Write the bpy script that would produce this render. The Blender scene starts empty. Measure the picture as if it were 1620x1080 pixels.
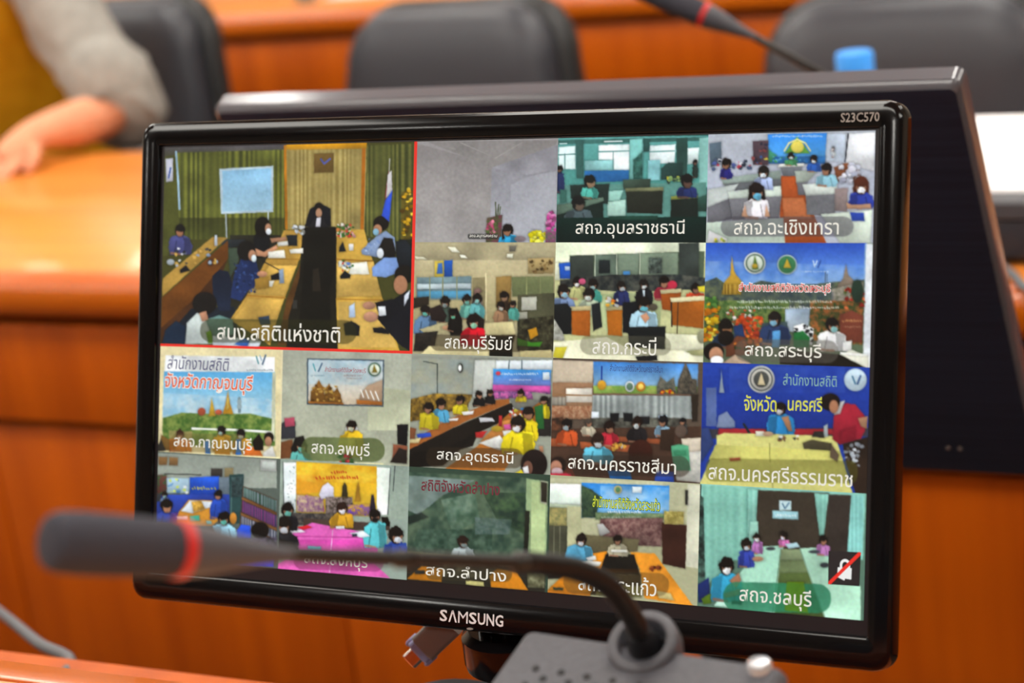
import bpy, bmesh, math, random
import numpy as np
from mathutils import Vector, Matrix
random.seed(4)
S = bpy.context.scene
COL = S.collection
PI = math.pi

# ------------------------------------------------------------------ camera
FPX = 3300.0                                   # focal length in pixels of a 1620 x 1080 frame
CAM = np.array([0.0, 0.0, 1.44])
_x = np.array([0.88522681, 0.02349487, -0.46456591])      # world X seen in the lens frame
_v = np.array([0.02338897, -0.99970849, -0.00599157])
_n = np.cross(_x, _v)
TILT = math.radians(18.5)
_up = math.cos(TILT) * _v + math.sin(TILT) * _n
ROT = np.array([_x, np.cross(_up, _x), _up])   # rows: world axes in lens frame (x right, y down, z ahead)
cam_data = bpy.data.cameras.new('camera')
cam = bpy.data.objects.new('camera', cam_data)
COL.objects.link(cam)
m = np.eye(4)
m[:3, :3] = ROT @ np.diag([1, -1, -1])
m[:3, 3] = CAM
cam.matrix_world = Matrix(m.tolist())
cam_data.sensor_width = 36.0
cam_data.lens = FPX / 1620 * 36
cam_data.clip_start = 0.02
cam_data.dof.use_dof = True
cam_data.dof.focus_distance = 1.31
cam_data.dof.aperture_fstop = 6.2
S.camera = cam

def ray(x, y):
    return ROT @ np.array([(x - 810) / FPX, (y - 540) / FPX, 1.0])
def at_d(x, y, d):
    return Vector((CAM + ray(x, y) * d).tolist())
def at_y(x, y, yy):
    r = ray(x, y); return Vector((CAM + r * (yy / r[1])).tolist())
def at_z(x, y, z):
    r = ray(x, y); return Vector((CAM + r * ((z - CAM[2]) / r[2])).tolist())

# ------------------------------------------------------------------ world, exposure
w = bpy.data.worlds.new('world'); S.world = w
w.use_nodes = True
w.node_tree.nodes['Background'].inputs[0].default_value = (0.9, 0.95, 1.0, 1)
w.node_tree.nodes['Background'].inputs[1].default_value = 0.05
S.view_settings.view_transform = 'Standard'
S.view_settings.look = 'None'
S.view_settings.gamma = 1.0
S.view_settings.exposure = 0.0
S.view_settings.use_curve_mapping = False
LAMP = 15.0        # ceiling lamp radiance

# ------------------------------------------------------------------ materials
def lin(h):
    c = [int(h[i:i + 2], 16) / 255 for i in (0, 2, 4)]
    return tuple(x / 12.92 if x <= 0.04045 else ((x + 0.055) / 1.055) ** 2.4 for x in c) + (1.0,)

def mat(name, col, rough=0.5, metal=0.0, spec=0.5, coat=0.0, bump=None, var=None, trans=0.0, sheen=0.0):
    """Principled material; var=(colour2, scale xyz, detail) mixes in noise, bump=(scale, strength)."""
    M = bpy.data.materials.new(name); M.use_nodes = True
    nt = M.node_tree; N = nt.nodes; b = N['Principled BSDF']
    b.inputs['Base Color'].default_value = lin(col)
    b.inputs['Roughness'].default_value = rough
    b.inputs['Metallic'].default_value = metal
    b.inputs['Specular IOR Level'].default_value = spec
    b.inputs['Coat Weight'].default_value = coat
    b.inputs['Coat Roughness'].default_value = 0.08
    b.inputs['Transmission Weight'].default_value = trans
    b.inputs['Sheen Weight'].default_value = sheen
    tc = N.new('ShaderNodeTexCoord')
    if var:
        mp = N.new('ShaderNodeMapping'); mp.inputs['Scale'].default_value = var[1]
        nz = N.new('ShaderNodeTexNoise'); nz.inputs['Scale'].default_value = 1.0
        nz.inputs['Detail'].default_value = var[2]
        rp = N.new('ShaderNodeValToRGB')
        rp.color_ramp.elements[0].position = 0.32; rp.color_ramp.elements[1].position = 0.68
        rp.color_ramp.elements[0].color = lin(col); rp.color_ramp.elements[1].color = lin(var[0])
        nt.links.new(tc.outputs['Object'], mp.inputs['Vector'])
        nt.links.new(mp.outputs['Vector'], nz.inputs['Vector'])
        nt.links.new(nz.outputs['Fac'], rp.inputs['Fac'])
        nt.links.new(rp.outputs['Color'], b.inputs['Base Color'])
    if bump:
        n2 = N.new('ShaderNodeTexNoise'); n2.inputs['Scale'].default_value = bump[0]
        n2.inputs['Detail'].default_value = 3
        bp = N.new('ShaderNodeBump'); bp.inputs['Strength'].default_value = bump[1]
        bp.inputs['Distance'].default_value = 0.002
        nt.links.new(tc.outputs['Object'], n2.inputs['Vector'])
        nt.links.new(n2.outputs['Fac'], bp.inputs['Height'])
        nt.links.new(bp.outputs['Normal'], b.inputs['Normal'])
    return M

def emis(name, col, strength):
    M = bpy.data.materials.new(name); M.use_nodes = True
    b = M.node_tree.nodes['Principled BSDF']
    b.inputs['Base Color'].default_value = (0.02, 0.02, 0.02, 1)
    b.inputs['Roughness'].default_value = 0.4
    b.inputs['Specular IOR Level'].default_value = 0.1
    b.inputs['Emission Color'].default_value = lin(col)
    b.inputs['Emission Strength'].default_value = strength
    return M

M_top = mat('varnished_wood_top_lit', 'e8903c', 0.32, coat=0.25, var=('de802e', (1.2, 26, 26), 3))  # same wood as the front, ceiling reflection put into the lighter base colour
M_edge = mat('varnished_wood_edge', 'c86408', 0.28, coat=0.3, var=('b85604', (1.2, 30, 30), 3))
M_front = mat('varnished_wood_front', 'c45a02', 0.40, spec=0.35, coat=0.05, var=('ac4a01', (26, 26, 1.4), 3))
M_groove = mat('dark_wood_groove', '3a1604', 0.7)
M_gloss = mat('glossy_black_plastic', '0a0a0c', 0.12, spec=0.28)
M_dark = mat('matte_black_plastic', '131316', 0.42, spec=0.4)
M_brush = mat('brushed_black_plastic', '1f2636', 0.48, spec=0.26, var=('283042', (3, 200, 200), 2), bump=(420, 0.06))
M_rimb = mat('satin_dark_plastic', '54545a', 0.15, spec=0.5)
M_panel = mat('unlit_lcd_panel', '1d1a1e', 0.35, spec=0.35)
M_leather = mat('black_leather', '2b2e36', 0.42, spec=0.45, bump=(160, 0.12))
M_shell = mat('black_chair_shell', '1a1c1e', 0.45, spec=0.4)
M_mic = mat('grey_mic_plastic', '4a4a50', 0.5, spec=0.35)
M_foam = mat('dark_mic_windscreen', '3c3c44', 0.85, spec=0.2, bump=(500, 0.5))
M_neck = mat('gooseneck_metal', '2c2a28', 0.38, metal=0.6)
M_base = mat('speckled_grey_plastic', '48484d', 0.55, spec=0.25, var=('505056', (300, 300, 300), 2), bump=(350, 0.15))
M_ring = mat('red_mic_ring', 'c81c18', 0.4)
M_hole = mat('grille_hole', '141416', 0.8)
M_chrome = mat('nickel_metal', 'd8d0c4', 0.18, metal=1.0)
M_hood = mat('grey_connector_hood', '8c8a86', 0.35, spec=0.5)
M_blueplug = mat('pale_blue_connector', '9aa8d8', 0.4)
M_cable = mat('grey_cable_rubber', '5c646a', 0.5)
M_blackcable = mat('black_cable_rubber', '121214', 0.5)
M_print = mat('silver_print', 'd6d6da', 0.35)
M_print2 = mat('grey_print', '8a8480', 0.45)
M_skin = mat('skin', 'd89672', 0.55, spec=0.3, var=('cf8a68', (18, 18, 18), 2))
M_sleeve = mat('grey_woven_cloth', '96948e', 0.9, spec=0.1, var=('86847f', (30, 30, 30), 3), bump=(220, 0.3))
M_must = mat('mustard_cloth', 'b88212', 0.9, spec=0.1, var=('a87208', (20, 20, 20), 3), bump=(220, 0.3))
M_trou = mat('dark_trousers', '23252c', 0.9, spec=0.1)
M_hair = mat('black_hair', '120f0e', 0.5)
M_paper = mat('white_paper', 'f2f2f4', 0.7, spec=0.2)
M_blue = mat('blue_cap_plastic', '3c9cf8', 0.4)
M_pet = mat('clear_plastic', 'e8f0f4', 0.08, trans=0.95)
M_bag = mat('charcoal_bag', '292c34', 0.55, bump=(140, 0.15))
M_bag2 = mat('charcoal_bag_flap', '45464b', 0.5, bump=(140, 0.15))
M_carpet = mat('brown_carpet', '5a4636', 0.95, spec=0.1, var=('4c3a2c', (60, 60, 60), 3))
M_wall = mat('cream_wall_paint', 'd8cfc0', 0.8, var=('d2c8b8', (2, 2, 2), 2))
M_ceil = mat('white_ceiling_paint', 'e8e6e0', 0.85)
M_alu = mat('white_lamp_frame', 'e0e0e0', 0.4)
M_spot = emis('downlight_diffuser', 'fffcf4', 60.0)
M_lamp = emis('lamp_diffuser', 'fffaf0', LAMP)
M_steel = mat('chair_chrome', 'b8b8bc', 0.25, metal=1.0)

# ------------------------------------------------------------------ mesh helpers
ORG = {}
def link(o, parent):
    COL.objects.link(o)
    if parent is not None:
        o.parent = parent
        ORG[o.name] = ORG.get(parent.name, Vector((0, 0, 0)))
def obj(name, bm, material, parent=None, smooth=True, angle=40):
    """One mesh object. Vertices come in world (or root-local) space and are moved to the root's origin."""
    me = bpy.data.meshes.new(name)
    bmesh.ops.recalc_face_normals(bm, faces=bm.faces[:])
    org = ORG.get(parent.name, Vector((0, 0, 0))) if parent is not None else Vector((0, 0, 0))
    for v in bm.verts: v.co -= org
    bm.to_mesh(me); bm.free()
    if smooth:
        me.polygons.foreach_set('use_smooth', [True] * len(me.polygons))
        me.set_sharp_from_angle(angle=math.radians(angle))
    me.materials.append(material)
    o = bpy.data.objects.new(name, me)
    link(o, parent)
    return o
def tag(o, label, cat, group=None):
    o['label'] = label; o['category'] = cat
    if group: o['group'] = group
    return o
def thing(name, label, cat, loc=(0, 0, 0), group=None, rz=0.0):
    o = bpy.data.objects.new(name, None)
    o.empty_display_size = 0.05
    COL.objects.link(o)
    o.location = loc; o.rotation_euler = (0, 0, rz)
    ORG[o.name] = Vector(loc)
    return tag(o, label, cat, group)
def struct(o):
    o['kind'] = 'structure'; return o
def copy_tree(o, parent=None):
    c = o.copy(); COL.objects.link(c); c.parent = parent
    for ch in o.children: copy_tree(ch, c)
    return c

def box(bm, a, b, bev=0.0, seg=2):
    lo = [min(p, q) for p, q in zip(a, b)]; hi = [max(p, q) for p, q in zip(a, b)]
    vs = [bm.verts.new((x, y, z)) for x in (lo[0], hi[0]) for y in (lo[1], hi[1]) for z in (lo[2], hi[2])]
    fs = [(0, 1, 3, 2), (4, 6, 7, 5), (0, 4, 5, 1), (2, 3, 7, 6), (0, 2, 6, 4), (1, 5, 7, 3)]
    faces = [bm.faces.new([vs[i] for i in f]) for f in fs]
    if bev > 0:
        es = {e for f in faces for e in f.edges}
        bmesh.ops.bevel(bm, geom=list(es), offset=bev, segments=seg, affect='EDGES', profile=0.5)
    return bm
def nbox(a, b, bev=0.0, seg=2):
    return box(bmesh.new(), a, b, bev, seg)
def loft(bm, loops, closed=True, cap0=True, cap1=True):
    rings = [[bm.verts.new(p) for p in lp] for lp in loops]
    n = len(rings[0])
    for a, b in zip(rings, rings[1:]):
        for i in range(n if closed else n - 1):
            j = (i + 1) % n
            bm.faces.new((a[i], a[j], b[j], b[i]))
    if cap0: bm.faces.new(rings[0][::-1])
    if cap1: bm.faces.new(rings[-1])
    return bm
def frame_of(d):
    d = Vector(d).normalized()
    a = Vector((0, 0, 1)) if abs(d.z) < 0.92 else Vector((1, 0, 0))
    u = d.cross(a).normalized(); return u, u.cross(d).normalized()
def tube(bm, pts, rad, n=12, sx=1.0):
    """Swept tube through pts; rad is one radius or one per point."""
    pts = [Vector(p) for p in pts]
    if not hasattr(rad, '__len__'): rad = [rad] * len(pts)
    loops = []; pu = None
    for i, p in enumerate(pts):
        d = pts[min(i + 1, len(pts) - 1)] - pts[max(i - 1, 0)]
        u, v = frame_of(d)
        if pu is not None:
            dn = d.normalized(); u = (pu - dn * pu.dot(dn)).normalized(); v = u.cross(dn).normalized()
        pu = u
        loops.append([p + (u * math.cos(2 * PI * k / n) * sx + v * math.sin(2 * PI * k / n)) * rad[i] for k in range(n)])
    return loft(bm, loops)
def curve_pts(ctrl, n=24):
    """Catmull-Rom through control points."""
    c = [Vector(p) for p in ctrl]; c = [c[0] * 2 - c[1]] + c + [c[-1] * 2 - c[-2]]
    out = []
    for i in range(1, len(c) - 2):
        for k in range(n):
            t = k / n; a, b, d, e = c[i - 1], c[i], c[i + 1], c[i + 2]
            out.append(0.5 * ((2 * b) + (d - a) * t + (2 * a - 5 * b + 4 * d - e) * t * t + (3 * b - a - 3 * d + e) * t ** 3))
    out.append(c[-2]); return out
def lathe(bm, prof, origin=(0, 0, 0), axis=(0, 0, 1), n=24):
    """prof = [(radius, height)...] turned about axis."""
    o = Vector(origin); ax = Vector(axis).normalized(); u, v = frame_of(ax)
    loops = [[o + ax * h + (u * math.cos(2 * PI * k / n) + v * math.sin(2 * PI * k / n)) * max(r, 1e-5) for k in range(n)] for r, h in prof]
    return loft(bm, loops)
def rrect(hw, hh, r, z, k=6, cx=0.0, cy=0.0):
    """Rounded rectangle loop of 4*(k+1) points in the plane z."""
    out = []
    for sx, sy, a0 in ((1, 1, 0), (-1, 1, 90), (-1, -1, 180), (1, -1, 270)):
        for i in range(k + 1):
            a = math.radians(a0 + 90 * i / k)
            out.append(Vector((cx + sx * (hw - r) + r * math.cos(a), cy + sy * (hh - r) + r * math.sin(a), z)))
    return out
def transform(bm, M):
    bmesh.ops.transform(bm, matrix=M, verts=bm.verts[:]); return bm

# ------------------------------------------------------------------ the room
RX0, RX1, RY0, RY1, RH = -6.5, 4.0, -5.0, 8.0, 2.85
fl = struct(obj('floor', nbox((RX0, RY0, -0.1), (RX1, RY1, 0)), M_carpet, smooth=False))
struct(obj('ceiling', nbox((RX0, RY0, RH), (RX1, RY1, RH + 0.1)), M_ceil, smooth=False))
struct(obj('wall_back', nbox((RX0, RY1, 0), (RX1, RY1 + 0.1, RH)), M_wall, smooth=False))
struct(obj('wall_front', nbox((RX0, RY0 - 0.1, 0), (RX1, RY0, RH)), M_wall, smooth=False))
struct(obj('wall_left', nbox((RX0 - 0.1, RY0 - 0.1, 0), (RX0, RY1 + 0.1, RH)), M_wall, smooth=False))
struct(obj('wall_right', nbox((RX1, RY0 - 0.1, 0), (RX1 + 0.1, RY1 + 0.1, RH)), M_wall, smooth=False))

# ceiling lamps: recessed-look panels, frame + diffuser
def lamp(x, y):
    t = thing('ceiling_lamp', 'white framed fluorescent panel lamp on the ceiling', 'lamp', (x, y, RH), 'ceiling panel lamps')
    bm = bmesh.new()
    for a, b in (((-0.62, -0.32), (-0.58, 0.32)), ((0.58, -0.32), (0.62, 0.32)), ((-0.58, -0.32), (0.58, -0.28)), ((-0.58, 0.28), (0.58, 0.32))):
        box(bm, (x + a[0], y + a[1], RH - 0.05), (x + b[0], y + b[1], RH + 0.001))
    obj('lamp_frame', bm, M_alu, t, smooth=False)
    obj('lamp_diffuser', nbox((x - 0.58, y - 0.28, RH - 0.04), (x + 0.58, y + 0.28, RH - 0.02)), M_lamp, t, smooth=False)
for lx in (-4.9, -2.9, -0.9, 1.3):
    for ly in (-0.9, 1.3, 3.4, 5.6):
        lamp(lx, ly)
def downlight(x, y):
    t = thing('ceiling_downlight', 'small round white downlight set in the ceiling', 'lamp', (x, y, RH), 'round ceiling downlights')
    obj('trim_ring', lathe(bmesh.new(), [(0.115, 0.001), (0.15, 0.001), (0.15, -0.012), (0.12, -0.018), (0.115, -0.010)], (x, y, RH), n=40), M_alu, t)
    obj('lamp_diffuser', lathe(bmesh.new(), [(0.116, -0.002), (0.116, -0.012), (0.06, -0.016)], (x, y, RH), n=40), M_spot, t)
for dx_, dy_ in ((-4.9, -2.41), (-2.96, -2.41), (-0.9, -2.41), (1.3, -2.41), (-4.6, 2.5), (-2.6, 2.5), (-0.6, 2.5)):
    downlight(dx_, dy_)

# ------------------------------------------------------------------ desks
def desk(label, x0, x1, yn, yf, top, seams, step=True):
    """Long council desk: top slab, rounded nosing, apron, recessed groove, row of front panels."""
    t = thing('conference_desk', label, 'desk', ((x0 + x1) / 2, (yn + yf) / 2, 0))
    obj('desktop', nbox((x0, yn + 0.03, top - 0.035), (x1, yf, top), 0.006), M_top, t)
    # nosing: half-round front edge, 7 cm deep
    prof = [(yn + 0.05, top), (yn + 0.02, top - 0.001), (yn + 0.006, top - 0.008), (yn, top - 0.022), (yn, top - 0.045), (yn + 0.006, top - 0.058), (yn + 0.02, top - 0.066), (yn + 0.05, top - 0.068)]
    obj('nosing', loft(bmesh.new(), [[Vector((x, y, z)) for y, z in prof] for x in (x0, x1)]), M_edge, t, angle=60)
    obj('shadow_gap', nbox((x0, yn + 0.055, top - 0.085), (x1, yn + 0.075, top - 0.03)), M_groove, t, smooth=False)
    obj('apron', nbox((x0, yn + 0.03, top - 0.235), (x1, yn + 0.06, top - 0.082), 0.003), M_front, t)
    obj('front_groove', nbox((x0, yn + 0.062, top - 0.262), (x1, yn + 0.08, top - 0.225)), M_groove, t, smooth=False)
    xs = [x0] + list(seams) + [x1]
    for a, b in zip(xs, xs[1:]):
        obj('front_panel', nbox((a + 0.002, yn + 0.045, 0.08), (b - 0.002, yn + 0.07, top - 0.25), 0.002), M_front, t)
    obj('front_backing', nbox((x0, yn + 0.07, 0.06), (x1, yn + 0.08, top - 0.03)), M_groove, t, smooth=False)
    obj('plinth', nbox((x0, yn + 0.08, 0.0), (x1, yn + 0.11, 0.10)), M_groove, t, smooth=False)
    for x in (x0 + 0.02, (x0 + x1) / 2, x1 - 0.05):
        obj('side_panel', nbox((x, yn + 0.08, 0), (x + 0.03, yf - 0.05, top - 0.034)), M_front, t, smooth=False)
    return t
NEAR_Y, FAR_Y = 2.243, 3.055
desk('long orange wood desk with rounded edge behind the two black monitors', -4.6, 1.6, NEAR_Y, FAR_Y, 0.75,
     (-4.0, -3.4, -2.8, -2.2, -1.6, -0.55, 0.05, 0.65))
desk('orange wood desk of the next row behind the empty black chairs', -5.6, 1.6, 4.66, 5.45, 0.755,
     (-4.7, -3.8, -2.9, -2.0, -1.1, -0.2, 0.7))
# photographer's own row: higher desk, far edge just inside the picture, ledge for the monitor in front of it
ZN = 0.935
nd = thing('conference_desk', 'near orange wood desk top carrying the grey microphone base', 'desk', (-0.6, 0.4, 0))
EDGE = 0.865
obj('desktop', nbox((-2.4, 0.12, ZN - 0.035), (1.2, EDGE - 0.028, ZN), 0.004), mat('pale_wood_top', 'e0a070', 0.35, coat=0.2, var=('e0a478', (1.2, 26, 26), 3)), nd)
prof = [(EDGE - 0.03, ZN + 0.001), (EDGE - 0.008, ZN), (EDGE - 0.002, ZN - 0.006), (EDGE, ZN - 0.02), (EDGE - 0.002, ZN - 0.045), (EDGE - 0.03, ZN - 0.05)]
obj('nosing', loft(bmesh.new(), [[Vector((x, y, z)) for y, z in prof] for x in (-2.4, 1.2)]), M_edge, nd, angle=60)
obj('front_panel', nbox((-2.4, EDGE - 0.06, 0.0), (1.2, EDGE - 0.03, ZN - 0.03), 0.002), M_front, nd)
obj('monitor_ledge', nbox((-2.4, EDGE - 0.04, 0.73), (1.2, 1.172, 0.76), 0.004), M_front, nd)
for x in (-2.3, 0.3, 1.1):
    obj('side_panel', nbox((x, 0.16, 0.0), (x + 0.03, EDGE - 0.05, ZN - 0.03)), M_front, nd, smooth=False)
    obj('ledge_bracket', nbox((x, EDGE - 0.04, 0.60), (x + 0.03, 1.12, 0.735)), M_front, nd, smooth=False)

# ------------------------------------------------------------------ front monitor
MC = Vector((-0.63499267, 1.0981, 1.043))
U = Vector((0, math.sin(TILT), math.cos(TILT))); NRM = Vector((0, -U.z, U.y))
MM = Matrix(((1, U.x, NRM.x, MC.x), (0, U.y, NRM.y, MC.y), (0, U.z, NRM.z, MC.z), (0, 0, 0, 1)))
def mon_local(x, y):
    r = ray(x, y); n = np.array(NRM); o = np.array(MC)
    q = CAM + r * (((o - CAM) @ n) / (r @ n)) - o
    return q[0], float(q @ np.array(U))
mon = thing('computer_monitor', 'glossy black monitor showing a grid of video calls on its lit screen', 'monitor', (MC.x, 1.07, 0.76))
HW, HH = 0.2738, 0.1658
WX0, WX1, WY0, WY1 = -0.2572, 0.2585, -0.1455, 0.1492       # screen opening
wc = ((WX0 + WX1) / 2, (WY0 + WY1) / 2); wh = ((WX1 - WX0) / 2, (WY1 - WY0) / 2)
loops = [rrect(HW - 0.004, HH - 0.004, 0.009, -0.0175), rrect(HW, HH, 0.011, -0.0150), rrect(HW, HH, 0.011, -0.0035),
         rrect(HW - 0.0008, HH - 0.0008, 0.0105, -0.0015), rrect(HW - 0.0025, HH - 0.0025, 0.0095, -0.0003), rrect(HW - 0.0045, HH - 0.0045, 0.0085, 0.0), rrect(HW - 0.0085, HH - 0.0085, 0.006, 0.00035),
         rrect(wh[0] + 0.0022, wh[1] + 0.0022, 0.0014, 0.0, cx=wc[0], cy=wc[1]), rrect(wh[0] + 0.0008, wh[1] + 0.0008, 0.001, -0.0006, cx=wc[0], cy=wc[1]),
         rrect(wh[0], wh[1], 0.0006, -0.0032, cx=wc[0], cy=wc[1])]
obj('bezel', transform(loft(bmesh.new(), loops, cap0=False, cap1=False), MM), M_gloss, mon, angle=25)
loops = [rrect(HW - 0.004, HH - 0.004, 0.009, -0.0172), rrect(HW - 0.012, HH - 0.012, 0.012, -0.024), rrect(HW - 0.06, HH - 0.04, 0.03, -0.040), rrect(HW - 0.11, HH - 0.07, 0.03, -0.044)]
obj('back_cover', transform(loft(bmesh.new(), loops, cap0=False), MM), M_dark, mon)
screen = obj('screen', transform(nbox((WX0 - 0.002, WY0 - 0.002, -0.006), (WX1 + 0.002, WY1 + 0.002, -0.0030)), MM), M_panel, mon, smooth=False)
# neck and base
bm = bmesh.new()
nb = MM @ Vector((0, -HH + 0.045, -0.034))
tube(bm, curve_pts([nb, (MC.x, nb.y + 0.005, nb.z - 0.05), (MC.x, 1.098, 0.82), (MC.x, 1.09, 0.772)], 6), [0.024] * 19, 16, sx=1.0)
obj('stand_neck', bm, M_gloss, mon)
bm = bmesh.new()
lathe(bm, [(0.033, 0), (0.034, 0.004), (0.034, 0.022), (0.029, 0.027)], (MC.x, 1.094, 0.842), n=32)
obj('swivel_collar', bm, M_gloss, mon)
bm = loft(bmesh.new(), [rrect(0.125, 0.10, 0.04, 0.7585, cx=MC.x, cy=1.068), rrect(0.127, 0.102, 0.041, 0.762, cx=MC.x, cy=1.068), rrect(0.127, 0.102, 0.041, 0.776, cx=MC.x, cy=1.068), rrect(0.121, 0.096, 0.038, 0.785, cx=MC.x, cy=1.068), rrect(0.05, 0.04, 0.02, 0.790, cx=MC.x, cy=1.075)])
obj('stand_base', bm, M_dark, mon)

# ---- flat text as thin mesh in a plane: ink box given by its centre, width and height
def text_mesh(body, bold=0.0, shear=0.0, space=1.0):
    cu = bpy.data.curves.new('t', 'FONT'); cu.body = body; cu.resolution_u = 2
    cu.offset = bold; cu.space_character = space; cu.shear = shear; cu.fill_mode = 'FRONT'
    to = bpy.data.objects.new('t', cu); COL.objects.link(to)
    dg = bpy.context.evaluated_depsgraph_get(); dg.update()
    me = bpy.data.meshes.new_from_object(to.evaluated_get(dg))
    bpy.data.objects.remove(to); bpy.data.curves.remove(cu)
    return me
def text_part(name, body, material, x0, x1, y0, y1, z, parent, bold=0.0, shear=0.0, space=1.0):
    """Lettering on the monitor's front plane, ink box in monitor coordinates."""
    me = text_mesh(body, bold, shear, space); me.name = name
    n = len(me.vertices); a = np.empty(n * 3); me.vertices.foreach_get('co', a); a = a.reshape(n, 3)
    lo, hi = a.min(0), a.max(0)
    lx = x0 + (a[:, 0] - lo[0]) / (hi[0] - lo[0]) * (x1 - x0)
    ly = y0 + (a[:, 1] - lo[1]) / (hi[1] - lo[1]) * (y1 - y0)
    org = np.array(MC) - np.array(ORG[parent.name])
    wv = org + np.outer(lx, [1, 0, 0]) + np.outer(ly, U) + z * np.array(NRM)
    me.vertices.foreach_set('co', wv.ravel()); me.update()
    me.materials.clear(); me.materials.append(material)
    o = bpy.data.objects.new(name, me); link(o, parent); return o
x_ = -0.0247
for ch_, w_ in (('S', .0060), ('\u039b', .0068), ('M', .0076), ('S', .0060), ('U', .0060), ('N', .0060), ('G', .0062)):
    text_part('brand_letter', ch_, M_print, x_, x_ + w_ - .0005, -0.1605, -0.1530, 0.0009, mon, bold=0.0 if ch_ == 'M' else 0.02); x_ += w_ + .00035
text_part('model_lettering', 'S23C570', M_print2, 0.2362, 0.2596, 0.1530, 0.1585, 0.0009, mon, bold=0.012)
lg = [Vector((-0.0027 + 0.0022 * math.cos(a * PI / 8), -0.1637 + 0.0007 * math.sin(a * PI / 8), 0)) for a in range(16)]
obj('status_light', transform(loft(bmesh.new(), [lg, [p + Vector((0, 0, 0.0009)) for p in lg]]), MM), M_print2, mon, smooth=False)

# ------------------------------------------------------------------ what the screen shows: 17 video tiles
# Each tile is a flat lit grid whose points carry the picture's colours, drawn from simple shapes.
# Shape lists use coordinates of enlarged views: origin (ox, oy) and scale s.
CE = (-0.2545, -0.1525, -0.0522, 0.0505, 0.1518, 0.2562); RE = (0.1482, 0.0829, 0.0106, -0.0628, -0.1366)
PX0, PX1, PY0, PY1 = CE[0], CE[-1], RE[-1], RE[0]      # lit picture in monitor coordinates
rngn = np.random.default_rng(11)
def vnoise(X, Y, seed=0):
    r = np.random.default_rng(seed).random((64, 64))
    xi = np.floor(X).astype(int); yi = np.floor(Y).astype(int); fx = X - xi; fy = Y - yi
    fx = fx * fx * (3 - 2 * fx); fy = fy * fy * (3 - 2 * fy)
    g = lambda a, b: r[a % 64, b % 64]
    return (g(xi, yi) * (1 - fx) + g(xi + 1, yi) * fx) * (1 - fy) + (g(xi, yi + 1) * (1 - fx) + g(xi + 1, yi + 1) * fx) * fy
def hexc(h): return np.array([int(h[i:i + 2], 16) / 255 for i in (0, 2, 4)])

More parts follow.
